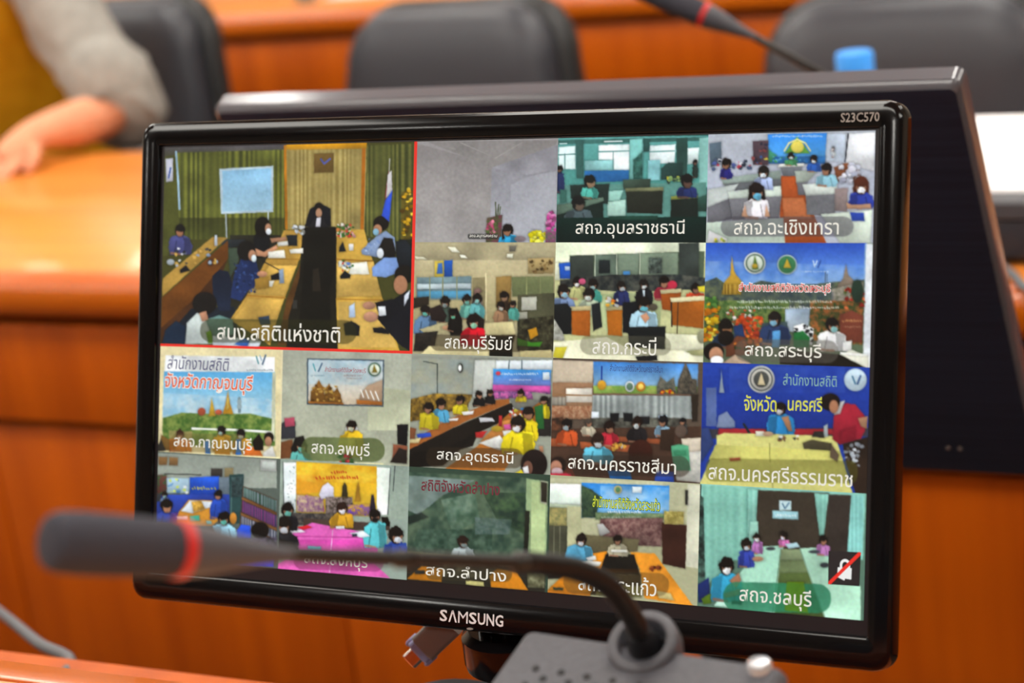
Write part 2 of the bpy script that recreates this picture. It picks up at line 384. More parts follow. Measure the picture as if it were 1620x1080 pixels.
class Tile:
    def __init__(self, c0, r0, nc, nr, view, base):
        self.nx, self.ny = 200 * nc, 134 * nr
        self.x0, self.x1, self.y1, self.y0 = CE[c0], CE[c0 + nc], RE[r0], RE[r0 + nr]
        lx = np.linspace(self.x0, self.x1, self.nx); ly = np.linspace(self.y1, self.y0, self.ny)
        LX, LY = np.meshgrid(lx, ly); self.LX, self.LY = LX, LY
        W = np.array(MC) + LX[..., None] * np.array([1, 0, 0]) + LY[..., None] * np.array(U)
        c = (W - CAM) @ ROT
        self.ox, self.oy, self.s = view
        self.X = (c[..., 0] / c[..., 2] * FPX + 810 - self.ox) * self.s
        self.Y = (c[..., 1] / c[..., 2] * FPX + 540 - self.oy) * self.s
        wn = lambda s, k: vnoise(self.X / s + 31, self.Y / s + 17, k) - .5
        self.WX = self.X + 6 * wn(13, 61) + 4 * wn(5, 62); self.WY = self.Y + 6 * wn(13, 63) + 4 * wn(5, 64)
        self.SX = self.X + 2.2 * wn(12, 65); self.SY = self.Y + 2.2 * wn(12, 66)
        self.img = np.tile(hexc(base), (self.ny, self.nx, 1))
        self.k = 0
    def win(self, x0, y0, x1, y1, pad):
        mk = (self.X > x0 - pad) & (self.X < x1 + pad) & (self.Y > y0 - pad) & (self.Y < y1 + pad)
        r = np.where(mk.any(1))[0]; c = np.where(mk.any(0))[0]
        if len(r) == 0 or len(c) == 0: return None
        return slice(r[0], r[-1] + 1), slice(c[0], c[-1] + 1)
    def put(self, w, cov, col):
        cov = cov[..., None]; self.q = getattr(self, 'q', 0) + 1
        amp = .14 if self.X[w].size > .25 * self.X.size else .32
        col = np.clip(col * (1 + amp * (vnoise(self.X[w] / 90 + self.q * .37, self.Y[w] / 70 + self.q * .21, self.q % 40) - .5) + .07 * (vnoise(self.X[w] / 11 + self.q, self.Y[w] / 11, 3) - .5))[..., None], 0, 1)
        self.img[w] = self.img[w] * (1 - cov) + col * cov
    def sdist(self, pts, w, soft):
        X, Y = (self.WX[w], self.WY[w]) if soft else (self.SX[w], self.SY[w]); p = np.array(pts, float)
        ins = np.zeros(X.shape, bool); d2 = np.full(X.shape, 1e9)
        for (ax, ay), (bx, by) in zip(p, np.roll(p, -1, 0)):
            ex, ey = bx - ax, by - ay; L = ex * ex + ey * ey + 1e-9
            t = np.clip(((X - ax) * ex + (Y - ay) * ey) / L, 0, 1)
            d2 = np.minimum(d2, (X - ax - t * ex) ** 2 + (Y - ay - t * ey) ** 2)
            if ay != by:
                cr = ((ay > Y) != (by > Y)) & (X < (bx - ax) * (Y - ay) / (by - ay) + ax)
                ins ^= cr
        return np.where(ins, 1, -1) * np.sqrt(d2)
    def fill(self, w, sd, col, a, y0, y1, small):
        """Flat fill with the soft modelling a camera picture has: contact shade around, rounded light inside."""
        if small and a > .75:
            self.img[w] *= (1 - .15 * np.clip((sd + 9) / 9, 0, 1))[..., None] ** np.where(sd < 0, 1, 0)[..., None]
            f = (1.08 - .20 * np.clip((self.Y[w] - y0) / max(y1 - y0, 1), 0, 1)) * (1 - .09 * np.clip(1 - sd / 8, 0, 1))
            col = col * f[..., None]
        self.put(w, np.clip(sd / 3.4 + 0.5, 0, 1) * a, col)
    def shape(self, pts, colf, a=1.0, soft=False, flatfill=False):
        p = np.array(pts, float); lo, hi = p.min(0), p.max(0)
        w = self.win(lo[0], lo[1], hi[0], hi[1], 12)
        if w is None: return
        small = (hi[1] - lo[1] < 190) and (hi[0] - lo[0] < 330) and not flatfill
        self.fill(w, self.sdist(pts, w, soft), colf(self.X[w], self.Y[w]) if callable(colf) else colf, a, lo[1], hi[1], small)
    def ell(self, cx, cy, rx, ry, col, a=1.0, soft=False):
        w = self.win(cx - rx, cy - ry, cx + rx, cy + ry, 12)
        if w is None: return
        X, Y = (self.WX[w], self.WY[w]) if soft and min(rx, ry) < 60 else (self.X[w], self.Y[w])
        q = np.sqrt(((X - cx) / rx) ** 2 + ((Y - cy) / ry) ** 2)
        self.fill(w, (1 - q) * min(rx, ry), col, a, cy - ry, cy + ry, min(rx, ry) > 7)
    def line(self, pts, wd, col, a=1.0):
        for (ax, ay), (bx, by) in zip(pts, pts[1:]):
            w = self.win(min(ax, bx) - wd, min(ay, by) - wd, max(ax, bx) + wd, max(ay, by) + wd, 3)
            if w is None: continue
            X, Y = self.X[w], self.Y[w]; ex, ey = bx - ax, by - ay
            t = np.clip(((X - ax) * ex + (Y - ay) * ey) / (ex * ex + ey * ey + 1e-9), 0, 1)
            d = np.sqrt((X - ax - t * ex) ** 2 + (Y - ay - t * ey) ** 2)
            self.put(w, np.clip((wd / 2 - d) / 2.0 + 0.5, 0, 1) * a, col)
    def person(self, x, y, r, bw, bh, shirt, mask, hair='1a1614', skin='b98264'):
        """Masked head and shoulders: head centre, head radius, body width and height."""
        s = hexc(shirt); b = y + r * 0.80; rr = random.Random(int(x * 13 + y * 7)); t = rr.uniform(-.22, .22) * r; e = rr.uniform(-.10, .10) * bh
        sk = hexc(skin) * rr.uniform(.8, 1.0)
        self.shape([(x - bw * .18, b), (x + bw * .18, b), (x + bw * .42, b + bh * .16 + e), (x + bw * .5, b + bh * .6), (x + bw * .44, b + bh),
                    (x - bw * .44, b + bh), (x - bw * .5, b + bh * .6), (x - bw * .42, b + bh * .16 - e)], s, 1.0, True)
        f = rr.choice((-1, 1))
        self.shape([(x + f * bw * .12, b + bh * .05), (x + f * bw * .42, b + bh * .2), (x + f * bw * .46, b + bh), (x + f * bw * .18, b + bh)], s * 0.62, 0.7, True)
        self.line([(x - f * bw * .16, b + bh * .3), (x - f * bw * .26, b + bh)], bw * .05, s * .6, .7)
        self.line([(x - bw * .38, b + bh * .92), (x + t, b + bh * .98)], r * .36, sk * .9, .8)
        self.shape([(x - r * .3, b + r * .2), (x + r * .3, b + r * .2), (x + r * .2, b - r * .4), (x - r * .2, b - r * .4)], sk * .7)
        self.ell(x, y - r * .1, r * .92, r * 1.05, hexc(hair), soft=True)
        self.ell(x + t, y + r * .25, r * .62, r * .74, sk, soft=True)
        self.ell(x + t * .6, y - r * .35, r * .78, r * .5, hexc(hair), soft=True)
        self.line([(x + t - r * .4, y + r * .08), (x + t + r * .4, y + r * .08)], r * .16, hexc(hair), .55)
        if mask != '-':
            mk = hexc(mask); self.ell(x + t * 1.2, y + r * .56, r * .50, r * .38, mk, soft=True); self.ell(x + t * 1.2 + r * .2, y + r * .62, r * .24, r * .28, mk * .8, .6, soft=True)
    def run(self, src):
        for ln in src.strip().split('\n'):
            ln = ln.split('#')[0].strip()
            if not ln: continue
            t = ln.split(); op = t[0]; a = 1.0; self.k += 1
            if op[-1] in '123456789': a = int(op[-1]) / 10; op = op[:-1]
            if op == 'P':
                v = list(map(float, t[2:])); p = list(zip(v[::2], v[1::2])); self.shape(p, hexc(t[1]), a)
            elif op == 'V':                                  # vertical blend of two colours
                v = list(map(float, t[3:])); p = list(zip(v[::2], v[1::2])); ys = v[1::2]; y0, y1 = min(ys), max(ys)
                A, B = hexc(t[1]), hexc(t[2])
                self.shape(p, lambda X, Y: A + (B - A) * np.clip((Y - y0) / (y1 - y0), 0, 1)[..., None], a)
            elif op == 'S':                                  # vertical folds / slats, period t[3]
                v = list(map(float, t[4:])); p = list(zip(v[::2], v[1::2])); A, B = hexc(t[1]), hexc(t[2]); pr = float(t[3]); k = self.k
                self.shape(p, lambda X, Y: A + (B - A) * (.5 + .5 * np.sin(2 * PI * X / pr + 1.6 * np.sin(X / pr * 1.3 + k)) * (.6 + .4 * np.sin(X / pr * .77 + k)))[..., None], a)
            elif op == 'N':                                  # mottled fill, grain size t[3]
                v = list(map(float, t[4:])); p = list(zip(v[::2], v[1::2])); A, B = hexc(t[1]), hexc(t[2]); sc = float(t[3]); k = self.k
                self.shape(p, lambda X, Y: A + (B - A) * np.clip(1.8 * (.6 * vnoise(X / sc + 9, Y / sc + 9, k) + .4 * vnoise(X / sc * 2.3 + 9, Y / sc * 2.3 + 9, k + 50)) - .4, 0, 1)[..., None], a)
            elif op == 'E':
                v = list(map(float, t[2:])); self.ell(*v, hexc(t[1]), a)
            elif op == 'L':
                v = list(map(float, t[3:])); self.line(list(zip(v[::2], v[1::2])), float(t[2]), hexc(t[1]), a)
            elif op == 'R':                                  # rounded pill x0 y0 x1 y1 r, optional right-hand drop
                x0, y0, x1, y1, r = map(float, t[2:7]); dy = float(t[7]) if len(t) > 7 else 0
                p = []
                for sx, sy, a0 in ((x1 - r, y1 - r, 0), (x0 + r, y1 - r, 90), (x0 + r, y0 + r, 180), (x1 - r, y0 + r, 270)):
                    for i in range(7):
                        an = math.radians(a0 + 15 * i); xx = sx + r * math.cos(an)
                        p.append((xx, sy + r * math.sin(an) + dy * (xx - x0) / (x1 - x0)))
                self.shape(p, hexc(t[1]), a, False, True)
            elif op == 'H':                                  # person x y r bw bh shirt mask [hair [skin]]
                self.person(*map(float, t[1:6]), *t[6:])
            elif op == 'D':                                  # scattered dots: n size x0 y0 x1 y1 colours...
                n = int(t[1]); sz = float(t[2]); x0, y0, x1, y1 = map(float, t[3:7]); rr = random.Random(self.k * 7 + n)
                for _ in range(n):
                    q = sz * rr.uniform(.5, 1.2)
                    self.ell(rr.uniform(x0, x1), rr.uniform(y0, y1), q, q * rr.uniform(.6, 1.1), hexc(rr.choice(t[7:])), a, True)
            elif op == 'W':                                  # line of tiny unreadable print: colour x0 x1 y height
                x0, x1, y, h = map(float, t[2:6]); rr = random.Random(self.k); x = x0; c = hexc(t[1])
                while x < x1:
                    q = rr.uniform(.5, 1.0) * h; self.line([(x, y + h * rr.uniform(-.4, .2)), (x + q * .3, y + h * rr.uniform(.1, .4))], h * .34, c, .85); x += q * .95
    def build(self, parent):
        im = self.img
        g = vnoise(self.X / 9, self.Y / 9, 77)[..., None] * .04 - .02 + rngn.normal(0, .010, im.shape)
        im = np.clip(im * (1 + g) + g * .15, 0, 1)
        pad = np.pad(im, ((1, 1), (1, 1), (0, 0)), 'edge')    # slight softening, as on the real panel
        im = .52 * im + .12 * (pad[:-2, 1:-1] + pad[2:, 1:-1] + pad[1:-1, :-2] + pad[1:-1, 2:])
        im = np.where(im <= .04045, im / 12.92, ((im + .055) / 1.055) ** 2.4)
        org = np.array(MC) - np.array(ORG[parent.name]) + np.array(NRM) * -0.0028
        V = org + self.LX[..., None] * np.array([1, 0, 0]) + self.LY[..., None] * np.array(U)
        ny, nx = self.ny, self.nx
        i = np.arange(ny * nx).reshape(ny, nx)
        F = np.stack([i[:-1, :-1], i[1:, :-1], i[1:, 1:], i[:-1, 1:]], -1).reshape(-1, 4)
        me = bpy.data.meshes.new('video_tile')
        me.vertices.add(ny * nx); me.vertices.foreach_set('co', V.ravel())
        me.loops.add(F.size); me.loops.foreach_set('vertex_index', F.ravel().astype(np.int32))
        me.polygons.add(len(F)); me.polygons.foreach_set('loop_start', np.arange(0, F.size, 4, dtype=np.int32))
        me.update(calc_edges=True)
        at = me.color_attributes.new('picture', 'FLOAT_COLOR', 'POINT')
        at.data.foreach_set('color', np.concatenate([im, np.ones((ny, nx, 1))], -1).astype(np.float32).ravel())
        me.materials.append(M_tile)
        o = bpy.data.objects.new('video_tile', me); link(o, parent); return o

M_tile = emis('lit_screen_picture', 'ffffff', 1.0)
_ca = M_tile.node_tree.nodes.new('ShaderNodeVertexColor'); _ca.layer_name = 'picture'
M_tile.node_tree.links.new(_ca.outputs['Color'], M_tile.node_tree.nodes['Principled BSDF'].inputs['Emission Color'])
M_tile.node_tree.nodes['Principled BSDF'].inputs['Base Color'].default_value = (0.004, 0.004, 0.004, 1)

V1, V2, V3 = (230, 200, 2.918), (640, 200, 2.843), (1090, 190, 2.7)
V4, V5, V6 = (230, 540, 2.842), (620, 550, 2.572), (1090, 560, 2.453)
TILES = [
# --- head office, large tile with red border
(0, 0, 2, 2, V1, '454520', '''
V 5c5862 46472c 70 80 640 75 640 160 70 160
S 3f4420 7e8236 27 125 120 640 105 640 520 125 520
V6 2a2c16 3f4420 125 420 640 420 640 520 125 520
P 4c4f24 70 140 130 130 150 560 70 600
P c4c6d4 82 148 116 144 116 250 84 256
L 2c50a0 7 96 235 105 190
L 9fc0d8 9 130 115 140 250 146 380
S 8a7840 b2a064 22 630 95 1010 85 1010 475 640 475
L b8741c 12 634 90 640 470
L a8641c 16 998 90 990 470
V f0a810 a87a28 640 76 1012 70 1010 100 640 106
P 6a5228 768 124 860 120 858 210 768 212
L 5058a0 9 800 150 815 170 842 148
S 3a4020 74743a 24 1012 85 1240 78 1240 560 1000 500
P 1e2218 1160 520 1240 500 1240 700 1160 650
P 2a2a20 380 500 640 500 600 640 480 760 380 900
P 3c4a3c 370 560 420 560 420 620 380 700
P 2b3236 300 520 450 520 450 545 370 560
P b2c6d2 330 194 580 180 580 394 338 402
V 84b4d4 a0c8de 344 204 570 190 570 384 346 392
L c0ccd4 6 360 400 364 515
L b0bcc4 5 556 392 556 430
P 6a3e18 64 790 370 525 370 610 230 800 60 990
P 472b18 60 930 210 800 370 610 350 660 300 840 60 1000
P 1c232c 60 1000 200 840 400 830 420 1000
P b48e42 66 745 70 700 300 508 368 512 68 782
P c89c44 628 478 722 476 722 560 700 612 632 792 596 895 565 1010 380 892 455 782 548 612 610 520
P d8ae54 560 640 690 640 630 780 470 776
P d2a850 460 792 630 796 590 900 390 895
L 9a6c26 6 458 780 634 790
L 9a6c26 5 552 610 702 612
P 5c3c1c 722 560 702 640 640 800 600 1010 660 1010 726 700
P 1b1a14 716 466 872 466 880 1030 640 1030 650 880 700 700
P 12120e 722 464 866 462 868 660 840 740 850 1000 690 1000 716 700
P3 5a4a3a 762 660 790 650 800 760 760 760
P3 606060 670 800 690 800 690 840 668 840
P cca244 872 476 1000 474 1012 520 1084 792 1164 1036 878 1030 870 800
P dab25a 874 630 1044 622 1078 780 874 786
P dcb45c 880 808 1090 806 1150 1020 880 1020
L 9a6c26 6 872 612 1040 620
L 9a6c26 6 870 796 1086 800
P 14161c 724 462 748 380 795 352 845 378 846 462
E 1a1614 790 372 20 22
E b08468 790 398 15 22
P 1c1c20 740 464 770 420 812 420 836 464
P d4d4dc 780 420 800 418 797 462 774 462
D 50 8 872 448 952 505 c04030 e0e0d0 3a6a2a d8a0a0 2a4a20 c87840
D 16 9 672 460 720 500 d8dce0 c0c8d0 8a8a80
P 15171a 488 520 510 470 545 460 566 520 560 600 500 606
E 15130f 530 462 36 46
E be8c6c 556 470 15 24
E e2e8ec 558 484 13 15
P c08a68 494 560 534 578 592 546 602 560 545 602 500 596
P bc8868 564 515 638 508 640 524 572 536
P e8e6da 555 578 630 568 636 606 556 606
P e4e2d6 654 568 718 560 718 584 660 586
P dcdcd4 598 534 650 526 656 546 600 552
P 202428 640 500 690 500 690 550 650 550
P 1b2436 298 690 330 660 372 668 390 720 380 850 330 850 300 770
P 20305c 382 790 396 690 430 610 500 620 518 690 492 742 462 760 430 806
D 40 6 395 630 500 770 2c4070 1a2848 36508a
E 191817 455 572 42 46
E be8a6a 482 594 18 26
E d4e2e6 490 608 12 17
E c08a68 528 680 24 14
P 161719 568 686 606 672 618 706 570 708
L 1a1a1a 4 530 620 608 662 614 690
P 9ab0cc 606 660 626 656 630 722 608 724
P a47e34 494 704 560 690 562 744 498 752
P d8d8cc 560 712 584 710 574 738 560 738
H 150 480 26 110 90 4c5088 - 191817 b07858
D 26 9 110 560 330 650 22242a e0e0e0 a8b4c4 3a3a40 c8a050 8090a8
P 191a1e 148 660 175 640 196 664 150 676
P c2ccd8 308 500 320 500 322 550 308 550
E b8c4cc 105 625 18 14
P cbd6d2 172 1004 180 905 230 858 284 890 310 1004
P 5e827c 268 890 330 870 392 890 400 960 300 985
E 1a1817 262 815 56 52
P c08a6c 236 860 270 850 280 892 250 900
P 6aa422 268 950 290 940 305 1000 280 1000
P d0dae2 300 965 420 975 525 990 510 1022 300 1016
P 3a6cc4 400 1006 440 975 472 985 460 1020
P 1c2e44 66 1000 80 940 130 896 172 920 172 1004
P 1c2228 1146 530 1190 520 1222 560 1215 660 1150 660
P 8ca2c6 985 572 1060 500 1100 480 1140 510 1146 580 1080 606 990 590
D 30 5 1000 520 1140 590 a8bcd8 6a82b0
E 191613 1078 446 36 34
E b88464 1062 474 20 24
E 90c4dc 1054 486 14 16
P 1a1816 1066 560 1090 512 1130 516 1146 580 1130 640 1090 610
P 80a2de 1036 650 1090 604 1150 604 1164 670 1100 696 1038 690
E e2eaf0 1074 584 16 24
E 191613 1186 682 46 42
E b07c5c 1168 730 32 44
P 14161c 1056 880 1130 800 1200 756 1222 770 1218 1040 1166 1010 1080 910
P 14161c 1050 812 1130 796 1180 840 1080 900
P d8e0ec 1184 780 1212 752 1206 790 1184 830
E c08c70 1022 826 30 18
E c08c70 1030 878 34 24
P e4e8ec 1064 830 1098 828 1102 872 1068 874
L d8d8d8 4 1118 148 1112 260
P a02830 1098 300 1114 200 1110 300 1096 340
P e4e0e0 1108 222 1126 200 1130 300 1100 330
P 3050c8 1098 338 1130 292 1116 440 1080 410
P7 5a4a14 1172 300 1220 290 1232 520 1170 520
D 34 9 1176 290 1226 500 d8a820 8a6a10 e8c840 5a4010
P e6e6d8 940 630 1012 624 1024 682 926 682
D 30 8 885 620 950 664 c04030 e0e0d0 3a6a2a 6080c0
P 1a1c20 884 560 900 530 916 576 884 578
P 1a1c20 888 690 910 664 938 686 934 700 890 702
P e8e8e4 928 542 950 540 950 572 930 572
P a8bcd4 930 830 956 812 958 880 930 882
P 17181b 904 910 940 896 980 920 976 966 912 962
P 17181b 1040 930 1080 926 1124 944 1112 958 1044 950
P 2c3c50 510 880 560 872 566 912 520 916
R5 2e3014 240 886 965 996 55 8
'''),
# --- first small row
(2, 0, 1, 1, V2, '989494', '''
V 8e8988 a4a09e 30 70 390 170 385 525 20 525
V 8c8a90 acaeb6 384 182 680 80 680 525 372 525
P 8a8684 90 66 680 60 670 82 384 184
L 9c9894 3 240 70 400 140
L 9c9894 3 520 70 400 140
L 9c9894 3 180 90 220 100
V7 88868c 96959c 384 184 672 82 674 190 540 216
P5 b2b4bc 672 200 560 220 470 260 460 525 674 525
L 3c4428 5 400 340 404 470
L 3c4428 5 414 350 402 470
L 4c5a38 4 422 360 410 460
N 4a5a34 7a3a4c 14 362 410 430 395 425 520 356 520
D 34 8 362 425 408 490 c85078 e08098 a03858 5a6a3a
H 455 466 26 84 40 2c9ccc - 17120f b88060
P 17120f 430 460 440 500 428 510
E 8a7a80 510 505 26 14
D 40 11 556 470 624 520 e8e020 d8cc10 c0b818 f0ec60
D 44 10 634 386 672 515 d858a8 c04090 e888c0 8a4a70
N 5a5a50 8a4a70 10 625 470 672 470 672 522 625 522
R8 2c2c2c 275 482 412 505 8
'''),
(3, 0, 1, 1, V2, '2c5a54', '''
V 62aaa6 4a9088 680 50 1360 40 1360 275 675 280
P 3c6a64 680 60 1350 45 1350 62 680 80
L f0ffff 5 890 66 970 64
L e0ffff 5 690 76 720 75
P dcf2f0 684 90 760 86 760 190 684 192
L 4a807c 5 684 126 760 122
L 4a807c 4 712 122 712 192
P f2ffff 864 82 1004 78 1002 195 930 195 930 150 864 148
L 5a9490 5 864 112 1002 108
L 6aa09c 4 930 110 930 192
P ecfbfb 1094 84 1212 78 1206 165 1094 166
L 6aa09c 5 1094 112 1206 108
P e4f6f4 1264 96 1318 92 1312 166 1264 168
P 3a6660 762 60 796 60 796 232 765 232
P 74b4ae 1004 56 1064 52 1062 235 1004 235
P 2c5450 1066 58 1094 58 1092 112 1066 112
P 2c4c46 1214 50 1266 50 1262 250 1216 250
P 86bcb4 1318 50 1362 46 1356 270 1318 270
P 8cc4c4 802 152 928 150 928 196 802 198
P 2a6cac 800 198 1000 194 1000 244 800 250
P 94d6dc 1086 150 1142 148 1140 240 1086 240
P 243e3a 1146 186 1180 160 1242 164 1242 236 1146 238
N 20443e 386a60 16 1020 150 1062 110 1062 235 1020 235
P 5a8e84 675 262 1350 250 1350 410 675 410
P c0ecdc 904 338 986 326 986 402 904 402
P 9cd0c2 900 290 975 285 960 330 905 335
P 3a4c40 974 238 1098 234 1096 276 976 282
P 243430 736 262 912 256 906 348 740 322
P 7c805c 984 276 1156 270 1158 290 986 294
P 22261f 988 292 1154 288 1150 392 992 386
P 8c9444 1190 312 1310 304 1312 320 1190 330
P 1a2420 1190 328 1312 320 1312 450 1188 430
D 20 8 1170 225 1240 245 c8c040 2a4038 80a060
P 5c7464 675 352 884 316 888 334 700 400 675 400
P 182622 675 398 884 336 886 420 675 450
H 688 190 15 46 95 2a3866 - 181818 806050
H 824 248 28 80 52 52b4a4 - 1c201e 8a7058
H 772 345 32 130 60 46565a - 181a1a 6a5a4c
H 1262 246 30 96 50 26346a - 161616 7a5a4c
H 1300 160 12 30 60 243430 - 161616 7a5a4c
P 3a6a60 690 280 720 285 720 340 690 345
V 0e2a24 0a1a18 675 410 1362 404 1362 525 675 525
P 1e4438 910 402 1130 400 1130 420 910 420
P 2a4a40 1310 320 1360 300 1360 380 1310 380
'''),
(4, 0, 1, 1, V3, 'b8bdca', '''
V bcc2cc b0b6c6 70 50 790 45 790 310 70 310
P f6f8fc 668 56 790 50 784 215 664 186
L 30343c 6 674 56 660 175
P ccd8e8 580 56 664 56 656 175 574 175
V 2f80d8 58a8e4 330 58 582 52 574 182 330 184
P 6ab04a 400 140 455 70 510 140
E e8d860 456 112 28 26
L f0e090 6 400 130 420 96 456 80 490 96 512 130
P 2a6cac 330 156 574 152 574 184 330 184
P8 3a8a50 330 120 370 150 330 180
W f4f8ff 350 560 66 9
D 20 6 340 155 565 178 3a8a50 2060a0 60b0d0
P 566876 80 98 130 90 132 182 84 200
P 5a4650 266 88 332 84 332 190 266 190
D 14 8 268 100 330 186 3a5a90 804040 c0b040 2a2a3a
D 26 10 90 170 260 215 4a5a7a c0c8d8 303848 5060a0 d8d8e0 c04050
P a44c22 384 236 452 236 500 340 580 525 400 525 380 400
P b86a40 390 330 480 330 520 420 400 420
P 98a8a0 128 248 384 212 386 250 140 275
P 6c7074 140 272 386 250 386 285 160 300
P c2cac6 72 296 204 270 164 334 72 372
P 6a6a70 72 372 164 334 180 420 72 440
P c6d2c6 160 304 386 278 388 324 164 336
P 7a7a80 164 336 388 324 378 420 182 424
P c4d4c4 66 436 396 416 404 525 62 525
P e8e8e0 380 186 486 182 484 196 372 200
P 70747a 384 200 478 196 470 236 394 238
P acb6aa 444 216 550 210 500 262 452 268
P 6c6c72 452 266 500 262 490 320 460 318
P ced6ce 478 272 622 264 634 314 492 322
P 78797e 492 322 632 314 612 412 496 402
P d2dece 556 400 776 382 768 525 640 525
P 2a4ab0 680 392 740 394 744 430 690 430
P 8c5030 612 200 660 182 720 190 720 260 625 262
D 26 15 640 185 722 262 dcdce8 c4c8d8 b0b4c8 e8e8f0
P 8c7c7a 616 290 672 288 668 390 616 386
H 428 152 15 56 28 50a068 c8e0e0
H 526 166 17 64 40 2a5cb4 d8e8f0
H 152 186 22 54 46 28287c - 14100f
H 312 220 26 84 54 a8b8e0 e0ecf4
H 582 208 26 96 52 9cd4e6 - 181414
H 610 120 10 16 30 d8dce0 d8dce0 606468
P 1c1412 250 300 282 264 316 300 322 352 244 352
H 280 305 36 116 86 f2ecf2 62b2d2 1c1412
P c89878 216 410 232 360 240 400 250 415
P c89878 316 410 322 360 336 400 338 412
P 5a2a1a 692 290 726 232 762 280 760 330 700 336
H 730 278 36 112 68 2a3c9c eef0f4 5a2a1a
P c89878 666 350 690 360 770 356 772 376 668 378
P f0f0f0 78 470 66 525 150 525 156 505
D 6 8 95 505 150 520 90a040 d0c040
R5 4a4650 128 410 696 496 42
'''),
# --- second small row
(2, 1, 1, 1, V2, 'b0a680', '''
V 9c946e b4aa88 15 520 670 520 670 700 15 700
P a89e7c 15 522 670 522 668 600 440 610 15 606
P f4f4dc 184 540 218 542 240 566 204 564
P f4f4dc 238 576 262 578 276 592 246 590
P f0f0d8 452 572 480 570 478 590 450 588
P eceacc 36 582 76 586 94 598 40 594
P 6a665a 462 536 496 534 488 560 462 562
V c4b890 a89c70 15 600 670 600 670 880 15 880
P ccb448 126 604 168 602 168 680 126 680
P 3a68b0 140 615 160 612 162 660 136 662
P 2050a4 168 602 206 600 206 680 168 680
P a48e5e 546 592 662 590 662 660 546 662
D 20 7 560 605 650 655 5a4428 7a6238 4a3a20
P 748e94 46 678 292 672 290 778 44 778
P 58a0c4 48 740 290 738 290 770 48 772
P c0d0d4 48 708 290 704 290 728 48 730
L 8a8e6a 5 104 676 104 780
L 8a8e6a 5 162 676 162 780
L 8a8e6a 5 226 674 226 780
P 9c9068 296 680 356 676 352 870 298 870
L d8cca0 5 356 660 358 870
P 8a6e3c 402 676 472 670 468 810 402 810
P 707850 472 676 662 672 662 760 476 764
L 8a9060 5 540 676 540 756
L 8a9060 5 602 674 602 756
P 50503a 500 756 668 748 668 1010 496 1000
P bcbcac 516 768 586 764 584 824 516 828
P a8a896 500 834 544 832 544 866 502 866
N 1e1c14 4c4a34 20 500 868 660 850 660 1010 500 1010
P d89820 544 914 584 902 592 938 556 958
P 3c7e22 498 950 560 970 612 968 600 990 500 986
H 318 745 18 50 60 8a7a70 - 8a6a60 a88070
H 440 765 22 70 90 3a2a1c - 1a1410 8a6a50
H 172 790 24 90 70 46584c 90a0a0 1c1814
H 270 780 22 66 70 6cb4a4 6cb4a4
H 318 775 22 70 70 64b0b0 8ac4c0
H 424 808 20 70 60 a07a5a d0d4c8
H 480 800 16 50 60 5cb4a4 -
P 2a241c 30 770 100 764 100 800 30 820
H 84 830 24 108 96 5a7a9c 60b0a0
P 241c1a 100 820 150 800 180 850 170 880 110 870
P cabf90 56 912 150 884 250 880 230 920 100 940
P d0c490 346 884 478 876 490 938 346 944
P 4a3c28 346 940 490 936 480 970 346 970
E c0906c 190 905 30 12
P 141210 192 820 226 815 250 870 250 940 196 940
H 208 846 20 50 60 141210 60b090 141210
P 221c18 272 860 310 836 350 870 346 920 280 920
H 298 878 30 118 90 e41a2c 8cc4a4 1c1412
N 2e2a24 1e1c1a 20 40 930 140 920 120 1010 30 1010
P dcd09c 50 1036 100 986 376 992 372 1040
P d2c48c 508 1008 650 1004 656 1048 510 1044
P 161610 374 944 476 944 476 1036 372 1036
R5 2c2418 106 934 545 1008 36 6
'''),
